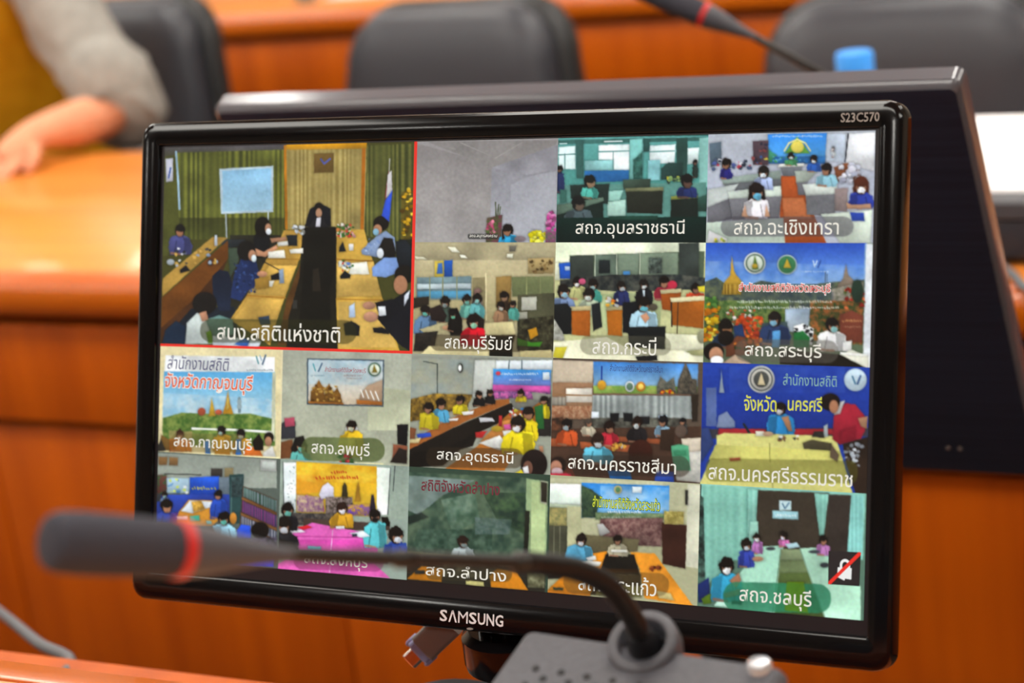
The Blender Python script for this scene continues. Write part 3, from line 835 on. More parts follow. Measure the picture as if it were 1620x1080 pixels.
(3, 1, 1, 1, V2, 'c4c48c', '''
V f0f8da e0ecc8 655 518 1360 518 1350 600 655 610
P 54644e 734 580 1342 560 1336 700 734 700
P 3a423c 736 582 840 578 840 700 736 700
P 5c6c5e 848 578 944 574 944 700 848 700
P 6c7c6a 950 574 1046 570 1046 700 950 700
P 70806c 1052 570 1224 566 1220 690 1052 690
P 363e3a 1226 524 1316 520 1316 700 1226 700
L c8d0b8 4 848 576 848 690
L c8d0b8 4 946 574 946 690
L c8d0b8 4 1050 570 1050 690
N 2c3430 5c6a60 14 1090 590 1150 590 1150 660 1090 660
P 20282a 865 600 915 600 915 660 865 660
P 2052b4 684 614 736 610 736 684 690 684
P b0c0d4 712 628 734 628 734 646 712 646
P d8dcc0 655 610 684 610 690 690 655 690
P c4c690 655 700 1345 690 1345 1070 655 1070
P a8b484 760 760 1150 740 1140 920 900 920
N 23292a 4a4c44 22 690 690 920 665 1230 665 1345 680 1345 730 1100 740 930 740 690 720
P 4a90d0 975 650 1005 648 1005 666 975 666
H 770 700 22 80 60 d8d890 e0e4e0
E d85a80 790 696 16 14
H 840 712 24 80 62 50b4a0 a8d0d0
H 706 742 30 104 66 7c94bc 90b8c8
H 820 756 28 96 70 b4c0a4 c0c8c0
H 966 718 22 76 74 262e5c c8d4d8
H 1068 710 22 84 90 16181c d0d8d8
P c8d8e0 1062 735 1074 735 1072 765 1064 765
H 1160 700 26 96 60 b83044 - 17120f
E c83048 1196 712 22 20
H 1300 728 22 90 40 d84828 - 17120f
P d0c030 1310 720 1345 715 1345 745 1315 742
P a4581c 738 824 826 820 826 944 744 936
P c8b884 736 810 830 806 830 826 738 830
P b4661c 900 824 972 818 970 944 906 936
P c8b884 898 812 974 806 974 824 900 828
P 9c4e1a 1144 744 1236 736 1230 836 1150 822
P c8c090 1140 734 1238 728 1236 746 1144 752
P ac5e1c 1190 784 1342 772 1336 908 1196 892
P dcd4a8 1186 770 1344 760 1342 782 1190 790
L 2c2018 5 1192 790 1194 900
L 2c2018 5 1222 792 1218 930
P 161a1b 658 800 720 794 742 820 742 934 660 934
P 1c2022 832 800 870 790 880 900 840 920
P 12161a 972 792 1046 784 1040 930 974 926
D 14 9 905 775 960 805 d87020 d8d8d0 c0c0b0 e0a030
H 1066 800 34 132 90 bce4f4 62b4c4 16120f
P c08a6a 1052 850 1080 838 1094 862 1074 884
E 4a4438 1110 812 20 16
P 141819 994 902 1166 898 1162 1004 1002 990
P ecebca 655 970 900 946 1000 1000 1345 1005 1345 1075 655 1040
P e0e0c0 1166 930 1345 940 1345 1010 1166 1000
P b0b07c 1255 1010 1345 1000 1345 1030 1290 1030
E 88886c 1330 946 22 30
P c8bc34 668 992 722 990 702 1048 658 1036
N 8c8c80 c8c8bc 20 655 850 700 920 712 964 655 960
P 16181a 1030 1034 1126 1028 1130 1052 1040 1056
R4 605c48 780 938 1190 1026 44 5
'''),
(4, 1, 1, 1, V3, '5a6a50', '''
V 2850bc 78a8e0 60 522 752 522 744 720 60 720
N4 b0d0f0 4a80d0 50 60 600 744 620 744 720 60 720
P eef4f8 748 526 790 526 780 1075 736 1070
P8 8cb0d8 745 528 752 528 742 760 736 760
N 3c4848 6a7454 24 60 690 110 670 150 700 215 716 300 684 400 700 520 700 610 690 744 680 740 850 60 850
P bc9434 176 580 184 640 196 662 222 692 216 744 132 744 142 692 168 660
S c8a444 7a5a18 16 140 700 216 700 214 742 136 742
P 8c7c6c 664 616 674 660 694 680 690 740 610 766 630 700 652 676
N 9c9488 6a6a58 12 600 720 740 690 738 770 600 780
L 404c58 3 576 690 576 650
L 404c58 3 584 690 584 656
P3 2a3a50 215 730 610 732 610 770 215 770
N 3a5a2c 7c8c4c 16 60 770 420 770 420 900 60 900
N 2c4424 9c5c30 14 510 770 740 770 736 960 510 940
V 94a8bc c4d0d8 404 806 512 800 500 910 404 900
D 70 7 150 800 300 880 6a8a3c e0d8d0 3a4a2c b85030
D 90 11 195 838 312 960 d84c20 c03c18 e86a30 a83820
D 46 14 56 790 116 940 f0c818 e0a810 c87010 fce050
D 24 9 60 760 110 800 3a6a2c 5a8a3c
D 40 9 660 715 740 800 c03828 e07040 802018 4a5a2a
E 24382c 712 730 26 50
P 6c3628 636 830 690 812 738 836 734 950 640 946
W d8a060 650 730 856 12
W c09070 655 728 882 8
P e8ece8 440 880 480 866 526 890 520 960 450 950
D 16 8 444 874 522 948 16181a 1a1c1e
P 24743a 440 908 480 900 510 930 505 970 440 970
E e8ece0 274 610 46 46
E 4c6c58 274 610 39 39
E dce8d8 274 610 34 34
P 5a7a30 262 636 274 576 290 636
E b89830 274 622 12 10
E c8d8d4 412 616 42 42
E 3c7c50 412 616 37 37
P c8a838 396 630 412 590 430 630
L d0e0f4 5 524 600 530 626
L d0e0f4 5 540 600 534 616
L 2c4c94 6 556 600 544 628
W dce8f4 476 586 646 6
W e4f0e4 200 600 774 13
W ecf4ec 168 636 799 13
P 3c4c50 304 866 412 860 420 920 304 930
H 360 850 30 140 86 28385c 8cc8e4
P 5aa0d8 350 900 384 896 380 970 346 970
H 604 876 30 130 86 f2f2f0 8cc4c4
P ecece8 650 950 690 940 686 990 650 985
P 20345c 180 880 220 870 236 940 190 930
H 148 886 34 120 60 2a3c54 - 17120f b07850
P 6a3c28 150 960 200 920 260 930 270 1000 150 1010
D 24 9 190 920 300 980 d8782c b05020 2c3c1c
P b09880 120 1046 190 1000 260 1040 200 1050
E 17120f 150 930 34 32
E 17120f 98 988 44 38
E bc8868 108 1002 30 34
E eef2f4 112 1026 28 20
P 1c1812 380 980 640 1000 752 1060 750 1072 380 1040
P dcdcca 636 1000 690 980 760 1010 760 1062
P f0f0e8 640 990 760 1000 755 1010 640 1000
R5 5c5850 190 934 632 1032 46 6
'''),
# --- third row
(0, 2, 1, 1, V4, 'e6dab0', '''
V ecdfae e2d4a4 40 20 600 25 595 540 35 540
P eaeeee 80 62 572 70 570 138 74 134
V 58a8da b0d0d8 72 134 572 138 572 345 66 345
N5 e8f0f0 80b8dc 40 68 230 572 260 572 335 66 335
N 44682c 84984a 20 66 345 150 320 330 326 460 324 572 350 572 470 66 470
P d4a834 288 256 296 296 306 336 272 336 280 296
P c89028 360 222 368 270 384 326 336 326 352 270
P e0c060 356 260 362 250 366 300 352 310
L 7a9098 14 412 256 412 316
L 90a4a8 22 412 290 412 294
L 90a4a8 20 412 270 412 274
E b8583c 242 316 18 18
E b8583c 318 318 16 12
L eef2ea 9 200 392 400 398 560 408
P c8ccb0 560 140 575 140 570 450 556 440
P5 c8a070 95 400 200 405 200 500 95 500
H 145 420 20 110 60 d87828 - 3a2018 c08a68
H 332 404 20 90 76 d8a028 9cc0b8
H 420 418 22 90 70 c89020 b0bcb0
P d8702c 430 500 450 470 500 480 520 520 430 520
P 1c1612 470 450 500 416 520 450 520 490 480 490
P e8e8e0 520 500 560 470 576 520 520 522
E 1c1612 545 432 22 24
E b88464 542 450 16 22
P 2a6cc0 255 450 280 446 282 510 258 508
P 2a6cc0 396 440 420 440 420 510 396 510
P 7c5c2c 60 420 96 440 100 490 50 490
P a87020 300 480 370 478 370 515 300 510
P 33302a 42 470 60 440 80 490 40 500
P e8e0b0 40 494 590 520 590 532 40 512
L 3c8890 5 488 66 498 100
L 88a4b0 5 504 62 512 84
L 34506c 7 530 62 516 102
W 50606c 446 560 128 8
R4 6a5a30 100 412 440 496 38 6
'''),
(1, 2, 1, 1, V4, 'a8ad98', '''
V a8ac9c b4b8a0 585 36 1185 50 1180 570 580 560
P8 bcc0a0 990 200 1180 220 1180 400 990 400
P 3c4c5a 716 76 1064 82 1060 294 716 284
V b4ccd8 d4c0a4 722 82 1058 88 1055 288 722 278
N4 88b8d0 d8e0e0 40 722 82 1058 88 1055 200 722 190
P 7c5422 732 278 734 226 752 200 770 174 788 204 796 240 800 212 816 190 830 222 838 226 852 208 868 240 876 282
D 40 7 740 200 866 276 a07830 5a3a14 c09848 8a6024
P b06c28 722 268 880 276 880 284 722 278
P8 9c7c60 960 230 990 196 1056 172 1055 280 950 262
L eae6dc 6 960 220 970 250
L eae6dc 6 980 220 994 256
L eae6dc 6 1002 224 1018 262
L eae6dc 6 1024 226 1040 266
P a06028 940 262 1055 272 1055 288 940 282
L 3c8890 5 744 100 754 132
L 34506c 6 784 98 768 134
W 50707c 734 794 153 6
E 4c6c58 1020 126 29 31
E dce4d0 1020 126 23 25
P 9c8430 1008 140 1020 104 1032 140
W 80605c 882 966 153 6
W 80605c 895 965 165 6
P 3a3c42 598 374 622 350 664 362 664 436 598 440
P b44a60 614 346 660 340 662 380 618 386
P 7c4c2c 584 456 652 440 646 524 584 530
P 141416 1122 374 1172 372 1166 470 1124 462
P 8a5038 1104 462 1168 470 1166 548 1100 540
P 26201c 1130 480 1166 490 1166 550 1090 545
P f0f0e8 636 540 950 548 950 562 636 552
P e6e2b0 690 540 1060 548 1060 566 690 560
P dcdcd8 890 390 916 352 944 390 944 412 888 412
H 916 382 24 118 120 dcb424 c8ccb0 1a1410
P 1a1816 644 480 664 432 700 424 716 470 716 520 652 520
H 688 470 30 100 60 5cacA4 64a898 1a1816
R8 5e6c3a 690 428 1066 536 52 8
D 22 9 858 512 922 548 d84848 903030 3a5a2c
'''),
(2, 2, 1, 1, V5, '9ca090', '''
V 94988c aaa896 50 30 420 40 420 280 50 280
N4 b8b898 88a0a8 60 60 45 400 50 390 220 60 250
P c4c8c0 330 50 420 50 405 200 320 200
L 3c4440 4 120 55 176 66 176 210
E 30302c 270 82 11 19
E e8ece8 268 82 7 13
P e8f0f4 416 52 645 50 645 92 414 90
L 5a6a70 5 470 52 466 88
L 5a6a70 5 520 52 520 88
V 3a94d8 a070c0 404 86 640 90 636 208 400 206
P d456a8 402 150 636 156 636 186 402 184
N d868b0 6a4a7a 10 402 176 636 180 636 208 402 208
W f0f4fc 435 590 106 10
W f0f4fc 470 560 130 8
E e04050 424 104 10 8
P e0ecf4 606 100 634 100 634 130 606 130
N ac8630 5c4824 16 60 212 160 186 320 190 300 240 100 296 60 300
P 8a8a80 560 180 640 190 635 320 600 340
P 302c2a 560 240 640 200 640 360 570 360
P 1c1814 55 410 300 300 470 226 520 225 460 290 345 345 320 400 250 420 55 430
P a05e2c 55 392 210 296 420 212 470 208 470 226 300 296 55 418
P b06a2a 200 498 340 400 430 300 520 222 600 224 600 300 520 380 450 500
P8 c88444 350 380 430 300 480 290 470 330 440 400
P 14120f 55 430 220 410 340 345 200 480 55 490
P 6c6c64 470 205 600 215 540 260 490 250
P eaeae2 344 388 430 356 474 408 430 418
P e4e4dc 442 338 482 334 482 360 448 362
P e0e0e4 344 284 400 284 410 300 350 304
P c42c2c 330 344 380 338 360 366 332 366
P d85aa0 446 314 474 310 476 332 450 334
P b83030 426 275 440 275 440 320 426 320
E c0a030 418 330 22 12
D 22 6 470 245 530 290 e8e8e8 c04040 4080c0 d0c040
H 517 186 15 48 24 e4cc28 - 1c1612
H 612 214 17 46 60 dcc824 -
H 345 190 15 50 36 1c1c1c - 1c1612
H 390 184 14 46 36 1c1c1c - 1c1612
H 270 214 18 66 46 d8c428 -
H 190 230 22 76 58 58acd4 - 1c1612
H 142 246 22 84 70 d8c428 - 1c1612
P e8e8e8 276 262 326 256 322 270 282 276
P e8e8e8 222 290 262 286 258 298 226 298
P 3054cc 92 352 148 344 152 360 100 372
P d8c890 60 374 110 366 100 388 62 388
P 905838 55 320 90 330 85 370 55 372
P 2c6c34 572 240 606 230 612 330 580 330
H 548 268 26 80 90 e4cc20 - 1c1612 b07c5c
H 505 312 32 140 96 ecd622 f0f0ee 1c1612 b88464
P c08a68 590 400 606 400 610 424 594 430
E 201816 570 474 54 60
E 7c5444 545 490 20 30
P d8d8d8 522 488 545 480 550 510 528 512
P dcc828 490 512 520 496 530 516 490 516
R5 3a2c1c 128 404 525 486 38 6
'''),
(3, 2, 1, 1, V5, '5a4c40', '''
P ccbca4 630 48 815 56 808 150 630 150
P a47c5c 630 140 812 142 806 290 630 290
P ece4d4 700 166 808 164 806 222 700 222
L 8c6848 6 640 190 806 194
L 8c6848 6 640 236 806 238
S b0a898 8c8478 20 640 200 700 200 700 235 640 235
N 8a5a40 b49070 12 636 236 806 236 806 290 636 290
V 3c84d8 94bcd8 812 56 1240 66 1236 160 812 156
P 6c9a3c 812 156 1236 158 1234 190 812 188
N8 7ca84a b0b860 16 812 154 1100 154 1100 188 812 186
L 1c3a8c 6 846 76 846 150
E d8a030 846 152 18 20
N 6a6050 3c3a34 10 1150 190 1158 130 1176 90 1186 56 1200 90 1214 126 1234 130 1234 190
N 7a7464 4c5048 10 1070 160 1084 116 1110 140 1140 120 1150 186 1070 188
E e8eef0 960 158 19 22
E 6a8a70 960 158 13 15
E d8882c 1005 158 19 20
E e8c860 1005 158 12 12
D 12 8 1090 172 1150 190 c83820 d8a020
S b4bcb8 7c8482 26 808 192 1236 196 1228 290 806 286
L 6a5040 6 812 188 1236 192
P 302820 1210 190 1240 190 1236 300 1214 300
N 6c6c60 3c3a34 20 800 285 1180 285 1200 330 800 330
P 16181a 880 266 916 266 914 300 882 300
P 16181a 934 266 972 266 970 300 936 300
P 1c1e20 990 280 1040 280 1040 310 992 310
P e8f0f8 804 260 834 260 834 286 804 286
P c0d8f0 1076 276 1112 274 1112 294 1078 294
P 4a3428 630 330 1250 320 1250 560 630 550
P a05432 630 370 742 368 742 402 632 402
P a45632 756 382 962 396 952 424 760 410
P 985030 900 360 1090 372 1080 392 900 382
N 7c4c34 30241c 18 640 290 690 280 690 330 640 340
H 792 306 16 60 40 d8ccb0 - 4a4038
H 704 314 24 92 64 c85428 a8b8bc
H 876 324 24 80 58 c42c3c - 201410
H 990 306 24 84 60 201e20 c0c8c8 201410
H 1096 300 22 70 44 90b4cc - 141416
H 1176 300 14 40 40 505050 - 141416
P 38281e 1086 334 1140 330 1138 420 1084 416
E 5a4a40 1168 340 24 26
P c8bca8 1170 370 1250 366 1250 440 1180 440
N b0b0a8 d0ccc0 24 1140 430 1255 420 1250 550 1150 540
P 54a67c 1128 400 1160 392 1198 398 1208 500 1140 500
P 3c8862 1140 420 1190 418 1190 440 1142 440
H 830 380 28 124 70 5cb4cc c4ccd0 2a1c16
D 18 8 892 390 940 412 d8a040 e8e8e0 b05030
E 3c1c14 1005 424 48 50
P 2a1810 960 430 1050 430 1060 490 950 490
P4 c04030 630 480 720 480 740 530 630 530
E 241814 668 478 34 34
E b07c64 660 486 24 28
E e0c0c4 664 506 24 18
P c03044 630 512 720 510 726 540 630 536
P 1c5c9c 870 500 960 498 970 540 880 540
P 2a48a0 1070 500 1140 505 1140 550 1060 545
R5 30241c 690 436 1205 520 40 6
'''),
(4, 2, 1, 1, V6, '1f3a9a', '''
V 2444ac 1c3288 30 38 695 45 690 290 30 292
N3 4a6ac8 1c3288 60 150 50 600 50 600 150 150 150
P 98a8b8 116 96 118 60 122 96 130 150 110 150
P8 8c98a8 108 240 140 222 172 262 172 286 100 286
P6 7c8ca8 60 130 100 130 100 280 60 280
E e4e4dc 274 98 52 53
E 40484c 274 98 44 45
E d8d4c8 274 98 40 41
E 4a4c48 274 98 30 31
P d8c8a0 260 120 274 70 290 120
E b8ccd8 640 100 44 44
L 3c6c8c 6 628 86 640 116
L 2c4c7c 7 660 84 648 116
P 3c3a44 40 292 690 286 690 320 40 330
P a42830 110 288 290 292 290 318 104 312
P a42830 392 290 560 292 560 312 396 316
L 202428 9 206 272 230 310
H 350 212 24 112 86 2c8ccc d8d8dc 1a1410 9a6a50
P a87858 352 246 380 240 396 300 380 300
P d2ce7c 100 316 130 306 560 318 580 376 630 546 30 512 100 352
P c2be68 96 352 580 376 592 410 70 410
L 8a8648 3 306 345 308 420
L 8a8648 3 318 470 318 528
P 4c4632 434 344 470 332 546 346 554 376 440 368
P e4e4d0 252 300 284 300 288 318 252 318
E c09c7c 300 310 20 10
P a83434 150 404 192 402 194 414 152 416
D 10 7 340 318 420 340 404038 e0e0d8 6a4a30
P b8c4c4 516 280 532 270 534 320 518 322
P 2a2824 480 300 516 300 520 326 470 322
P a62436 556 240 600 190 640 196 684 250 676 300 660 330 580 352 550 330
P 8c1c2c 580 300 640 280 640 330 580 350
P c8c4c0 566 190 600 180 580 232 556 236
E 1a1210 542 186 38 34
E a87456 556 204 18 26
P b48464 650 250 688 240 684 290 660 280
P 2c2018 590 350 690 320 690 560 640 545 606 430
D 20 9 600 350 680 440 c8d0d8 8a9098 4a4038
P 5c4c3c 545 350 576 390 570 420 540 400
P 2c3c6c 40 290 70 285 90 350 40 420
R5 5c5a1c 58 404 648 494 30 10
'''),
# --- fourth row
(0, 3, 1, 1, V4, '5a645c', '''
V 8c948a a0a89c 30 500 580 530 580 660 30 660
P 7c5c38 48 518 88 520 86 556 48 556
P 80603c 96 520 136 522 134 558 96 558
P 3c3834 284 572 336 572 334 610 284 608
P 8a7c58 345 570 385 568 385 610 345 610
P d4d6d0 508 532 578 536 578 584 506 580
P b8c0b8 514 538 574 542 574 576 512 574
N 3c5c3c 703030 12 40 600 84 600 84 690 40 690
L 1c1c1c 4 75 596 240 600
P 9cb8c8 86 614 190 614 186 684 86 682
D 16 7 90 620 180 680 c8d860 e8ecec 5a8cc0
V 2a60dc 2048b8 188 612 322 606 318 690 188 692
W d8c840 200 312 660 16
P 6c7c88 320 612 372 610 372 690 320 690
V 2c48ac 2a3c90 30 690 375 688 375 790 30 800
P 284444 366 600 432 596 424 820 368 820
L 5a8080 4 378 610 374 810
N 4a6464 2a3a3c 20 376 610 430 606 424 700 376 700
P 5c4230 428 650 580 712 580 900 412 832
P 8a5c34 424 700 580 770 580 782 422 712
P 8a5c34 418 770 580 840 580 852 418 782
S 2c4c3c 8a98a0 13 432 655 580 715 580 768 428 698
S 9c3c7c 30405c 11 425 716 580 784 580 838 422 766
S b0b0bc 3c4458 13 420 784 580 854 580 890 418 828
P d89434 118 836 140 766 182 712 314 716 316 806 290 832
P dce4ec 148 764 188 716 300 720 312 738 250 756 200 774
N a07830 d8a848 10 196 722 240 718 258 752 205 770
P e8d0c8 126 788 180 786 178 804 126 806
P 3c9c84 188 786 232 782 234 808 188 812
P 8cc4c0 262 808 286 808 286 824 264 824
P 3050b8 300 700 316 690 316 720
H 318 692 20 80 90 2a50bc - 141414
P 303438 30 680 60 690 60 720 30 720
H 76 690 14 40 30 7890b8 80b0b8
H 84 742 30 96 60 2848b0 - 14120f
H 345 798 30 118 80 9cd4ec 5cb8a8 17120f
E d89038 384 796 16 26
P 2c54d8 400 850 420 824 462 830 464 896 402 896
E 16120f 505 850 40 38
N 302c34 5c5468 16 400 890 580 880 580 960 400 960
P 3c3428 40 840 290 840 320 900 40 900
P 4c54e4 300 960 568 968 566 1014 300 1000
N 3c3c5c 2c2c34 20 40 890 400 890 400 990 40 970
'''),
(1, 3, 1, 1, V4, '98a89c', '''
V 94a498 a0b0a0 565 530 1170 550 1165 800 565 800
P ecf6f6 610 544 668 546 666 756 612 752
D 30 3 618 552 662 748 6a7a7a a0b0b0
L 4c5454 4 608 542 612 752
P f4fef2 1030 566 1092 570 1078 778 1030 782
L 4c5454 4 1092 570 1080 778
L 3c4444 4 1112 560 1104 672
V ecb41c d8b43c 668 540 1030 562 1030 790 668 770
P7 d89028 668 600 760 600 830 650 760 680 668 690
N5 f8dc50 d89020 40 670 545 1028 565 1028 640 670 630
P d870a8 676 706 716 690 790 724 796 768 676 766
N 8a6080 c8b090 12 670 690 790 700 790 770 670 766
P d8d4e4 770 690 786 650 810 634 836 656 838 708 780 708
N 3c342c 8c7c78 10 800 700 920 700 925 778 800 776
P 3a3420 872 700 876 650 886 634 896 652 900 700
P b48428 936 690 940 650 946 632 952 650 958 720 930 720
N 7048a8 c09830 10 900 736 1020 730 1020 786 900 782
P 2c2430 1000 740 1006 690 1016 690 1024 740 1024 780 1000 780
W b83018 826 890 588 16
W b83018 756 944 612 18
N 2c2a2c 5c544c 14 630 770 840 775 830 815 640 830
P 4c3c34 700 795 1000 815 1090 810 1090 850 700 850
P e464bc 640 872 690 836 740 816 990 862 1036 884 1034 950 656 936
P d84cac 652 892 1032 892 1034 952 656 940
L f8b8e4 4 832 850 824 940
L c04498 5 650 876 1030 884
P dc2430 668 836 720 826 740 838 700 848
P e8e8f0 630 850 690 846 710 858 640 862
H 873 752 26 112 66 dca42a e0e0e8 2a1a14
P e8ecf0 846 832 884 830 886 844 846 844
H 628 758 30 96 70 222226 6cc0b0 16120f
H 616 830 36 130 90 26262a d8dce4 1c1612
P 16140f 1050 790 1080 790 1090 830 1060 830
H 1022 786 28 110 120 5cc4cc 141416 16120f
P e4ecf4 906 864 970 852 1000 876 960 884
P 343a48 920 866 942 866 942 878 920 878
P 5aa8b0 720 922 780 924 780 940 720 938
H 1116 872 36 116 80 2a4cac dce4ec 17120f
P 28241f 565 880 650 905 650 960 565 960
N 3c3840 5c5860 20 640 940 1080 955 1080 1000 640 990
P e060b4 555 1016 620 980 1020 1000 1090 1066 555 1030
L f8b8e4 4 822 975 818 1040
R5 7c2c5c 655 950 1060 1024 38 14
'''),
(2, 3, 1, 1, V5, '35483a', '''
N 2e4438 5c7058 40 40 505 545 530 540 870 40 850
N7 7c8c88 9cacac 50 60 520 330 540 200 600 100 680 50 660
N6 86a08c 3c5c48 30 190 620 330 590 350 700 240 760
N7 1c2c24 3c5434 26 360 590 535 590 532 760 420 700
N8 2c3430 182420 30 50 690 110 670 140 690 60 720
N8 22382c 4c6454 24 100 740 400 740 400 860 60 850
N4 8a9aa0 4a6464 20 330 690 480 700 470 760 330 760
P 9cb484 538 532 628 545 616 970 536 950
P b4c890 560 545 620 548 612 860 556 860
P 22241c 534 664 552 666 544 852 528 850
P c8ccb0 598 540 626 545 622 640 596 630
P 2c2820 598 546 624 550 622 630 600 626
H 280 792 24 96 60 c4d4d4 8a9a98 2a1c16 9c7058
P 8c8a64 40 828 240 845 620 870 620 900 40 868
P 2a2820 40 866 620 900 612 1010 40 960
N 2a2820 6c6a54 30 200 870 420 880 400 940 200 930
P d8861e 52 942 112 888 202 898 192 954
P d8861e 388 930 420 896 500 916 548 988 396 976
P dcd488 292 948 366 954 366 972 292 964
N 8a8c6c 4c4a34 20 540 900 615 900 612 980 545 975
P 30302c 85 906 125 906 125 922 85 922
R5 403a28 130 884 480 946 30 8
'''),
(3, 3, 1, 1, V5, 'b0b08c', '''
V c4c4a0 a8a884 615 530 1250 550 1240 900 615 900
P ecfaec 624 552 762 556 760 642 624 634
P c8d8b8 624 634 762 642 762 656 624 650
N 7c7c50 a89c60 12 618 650 704 652 704 726 618 726
P 4a4a3a 622 724 706 726 702 870 618 870
L 6a6a54 5 652 730 650 860
L 6a6a54 5 676 730 674 860
P b4b48c 706 645 766 648 760 870 706 880
V 2c84d8 7cb4dc 764 550 1122 562 1120 690 764 692
N6 c8e0f0 5aa4e0 40 840 560 1120 570 1120 660 840 660
N 2c4034 4c6444 16 764 560 810 580 842 610 820 692 764 692
N 5c7c54 8a9c70 16 820 670 1120 675 1120 700 820 700
E e8d890 912 578 16 17
E 5a8a60 912 578 10 11
P e8f4f8 970 566 1010 566 1008 592 972 590
W f0f4f4 872 1004 668 13
W c8d4c8 846 1004 690 9
N 5c3c3c 8c6c64 14 840 696 1096 692 1090 810 836 800
P a8a8a4 826 720 850 716 880 750 840 770
P 3a2018 1090 712 1196 724 1186 900 1094 880
N c4b468 8c8040 12 1100 664 1182 668 1180 720 1100 718
P ccccb4 1196 556 1250 560 1240 900 1188 890
P 2c2c28 1186 580 1198 580 1196 640 1186 640
P 6c6448 760 760 1000 780 990 830 760 850
P 1c1c18 620 868 700 850 690 940 620 940
P d4821e 622 990 780 842 870 828 836 920 800 1002
P e0902a 962 832 1062 838 1222 1056 1020 1020 1000 900
P 1a1814 862 840 978 842 1002 924 836 924
P 2c281c 836 924 1004 924 1006 1016 798 1006
P8 8c8c50 838 958 1004 972 1006 1016 820 1006
P b46c1c 622 986 800 1000 800 1012 622 1000
H 912 784 20 84 50 ccc4a4 - 1c1612
P f0f0e4 884 822 950 824 950 834 884 832
H 762 784 24 100 70 5cacd0 d8e0e4 1c1612
P 5cacd0 690 870 706 810 740 800 760 850 730 876
P eaeade 732 878 790 866 846 872 836 890 740 896
P f0f0ec 780 856 820 846 824 864 790 868
D 10 9 1044 894 1084 908 6c2c14 8a4020 4a1c10
P 2c3428 648 976 690 978 686 988 650 986
P8 d8d8a0 1070 990 1126 1000 1142 1030 1078 1020
P5 4c2c10 835 900 1000 900 1000 915 836 915
R4 4c3c24 690 905 1120 1000 44 14
'''),
(4, 3, 1, 1, V6, '5a7a68', '''
V 90ccbc 84c4b0 28 500 680 540 670 800 28 800
S 92d0bc 72b0a0 34 46 510 262 525 240 740 200 770 60 900 46 900
L 243430 12 36 510 34 560
N 1c2422 4c6c60 20 28 540 50 560 56 880 30 900
P 3c342a 256 528 536 540 530 760 256 760
S 7cbcac 96d0c0 26 222 525 262 528 252 660 222 700
S 74b0a0 92ccbc 22 480 540 536 544 518 706 500 706
P 3a322c 536 545 628 548 612 775 526 770
S 90d4cc 7cbcb4 20 624 546 672 550 666 790 608 770
P c8e4e8 343 569 391 570 390 608 343 608
L 4c6c84 5 356 580 366 600 382 578
P 9cccd4 317 608 418 612 418 643 317 639
W e8f8f8 330 408 626 12
P a4dcc8 232 650 262 650 262 730 224 730
P aadec4 272 748 362 744 330 1010 90 978 200 840
P c0ecd8 90 976 110 950 330 990 330 1012
P 6c7c54 350 758 430 758 526 1030 326 1008
P 8c9c74 352 758 428 758 440 800 346 800
P 4c5c30 346 850 456 850 520 1030 330 1008
P 5c7c10 374 885 440 885 460 1010 368 1000
P b4e4c8 424 754 532 750 540 892 660 900 660 1036 522 1024
L 6c8c74 4 350 760 318 1005
L 7c9c84 5 424 756 520 1022
H 362 706 16 48 30 d878b8 c8c8d8 1c1612
P b8dce4 366 738 412 732 424 750 380 756
H 515 724 18 54 44 c884c4 - 1c1612
H 258 714 16 46 50 b474b4 e0e8ec 1c1612
H 216 742 22 66 70 3444a4 d0dce4 1c1612
E b88868 260 796 22 10
P 20306c 26 896 70 868 76 960 30 966
P 5c7c20 40 950 76 930 78 970 50 972
H 138 826 32 128 110 3cb4e0 f0f4f4 17120f 9c6c50
P 9c6c50 150 880 186 850 196 880 176 910
P 8c6048 128 930 190 912 192 934 134 950
P 14181a 158 958 200 960 198 974 158 972
E 383c40 310 756 18 7
E 383c40 520 820 18 10
E 40484c 480 768 22 7
R8 287c58 126 884 545 998 52 10
P7 5c7c10 372 890 440 890 456 1004 364 996
'''),
]
TILE_LABELS = {(0, 0): 'large video tile of a boardroom with a whiteboard', (2, 0): 'video tile of a nearly empty grey room', (3, 0): 'teal tinted office video tile',
    (4, 0): 'video tile of masked staff at grey desks', (2, 1): 'video tile of a beige office with a woman in red', (3, 1): 'video tile of an office with a man in light blue',
    (4, 1): 'video tile of three people before a blue temple banner', (0, 2): 'video tile of people before a landscape banner', (1, 2): 'video tile of one person in yellow below a framed poster',
    (2, 2): 'video tile of staff in yellow along a U shaped table', (3, 2): 'video tile of a crowded brown office', (4, 2): 'video tile of a dark blue banner above a cream table',
    (0, 3): 'video tile of a meeting beside a bookshelf', (1, 3): 'video tile of a pink table before a yellow banner', (2, 3): 'video tile of a dark green landscape backdrop',
    (3, 3): 'video tile of orange tables below a blue banner', (4, 3): 'pale green curtained meeting room video tile'}
for c0, r0, nc, nr, view, base, src in TILES:
    tl = Tile(c0, r0, nc, nr, view, base)
    tl.run(src)
    if (c0, r0) == (0, 0): BIG = tl
    tl.build(screen)['label'] = TILE_LABELS[(c0, r0)]

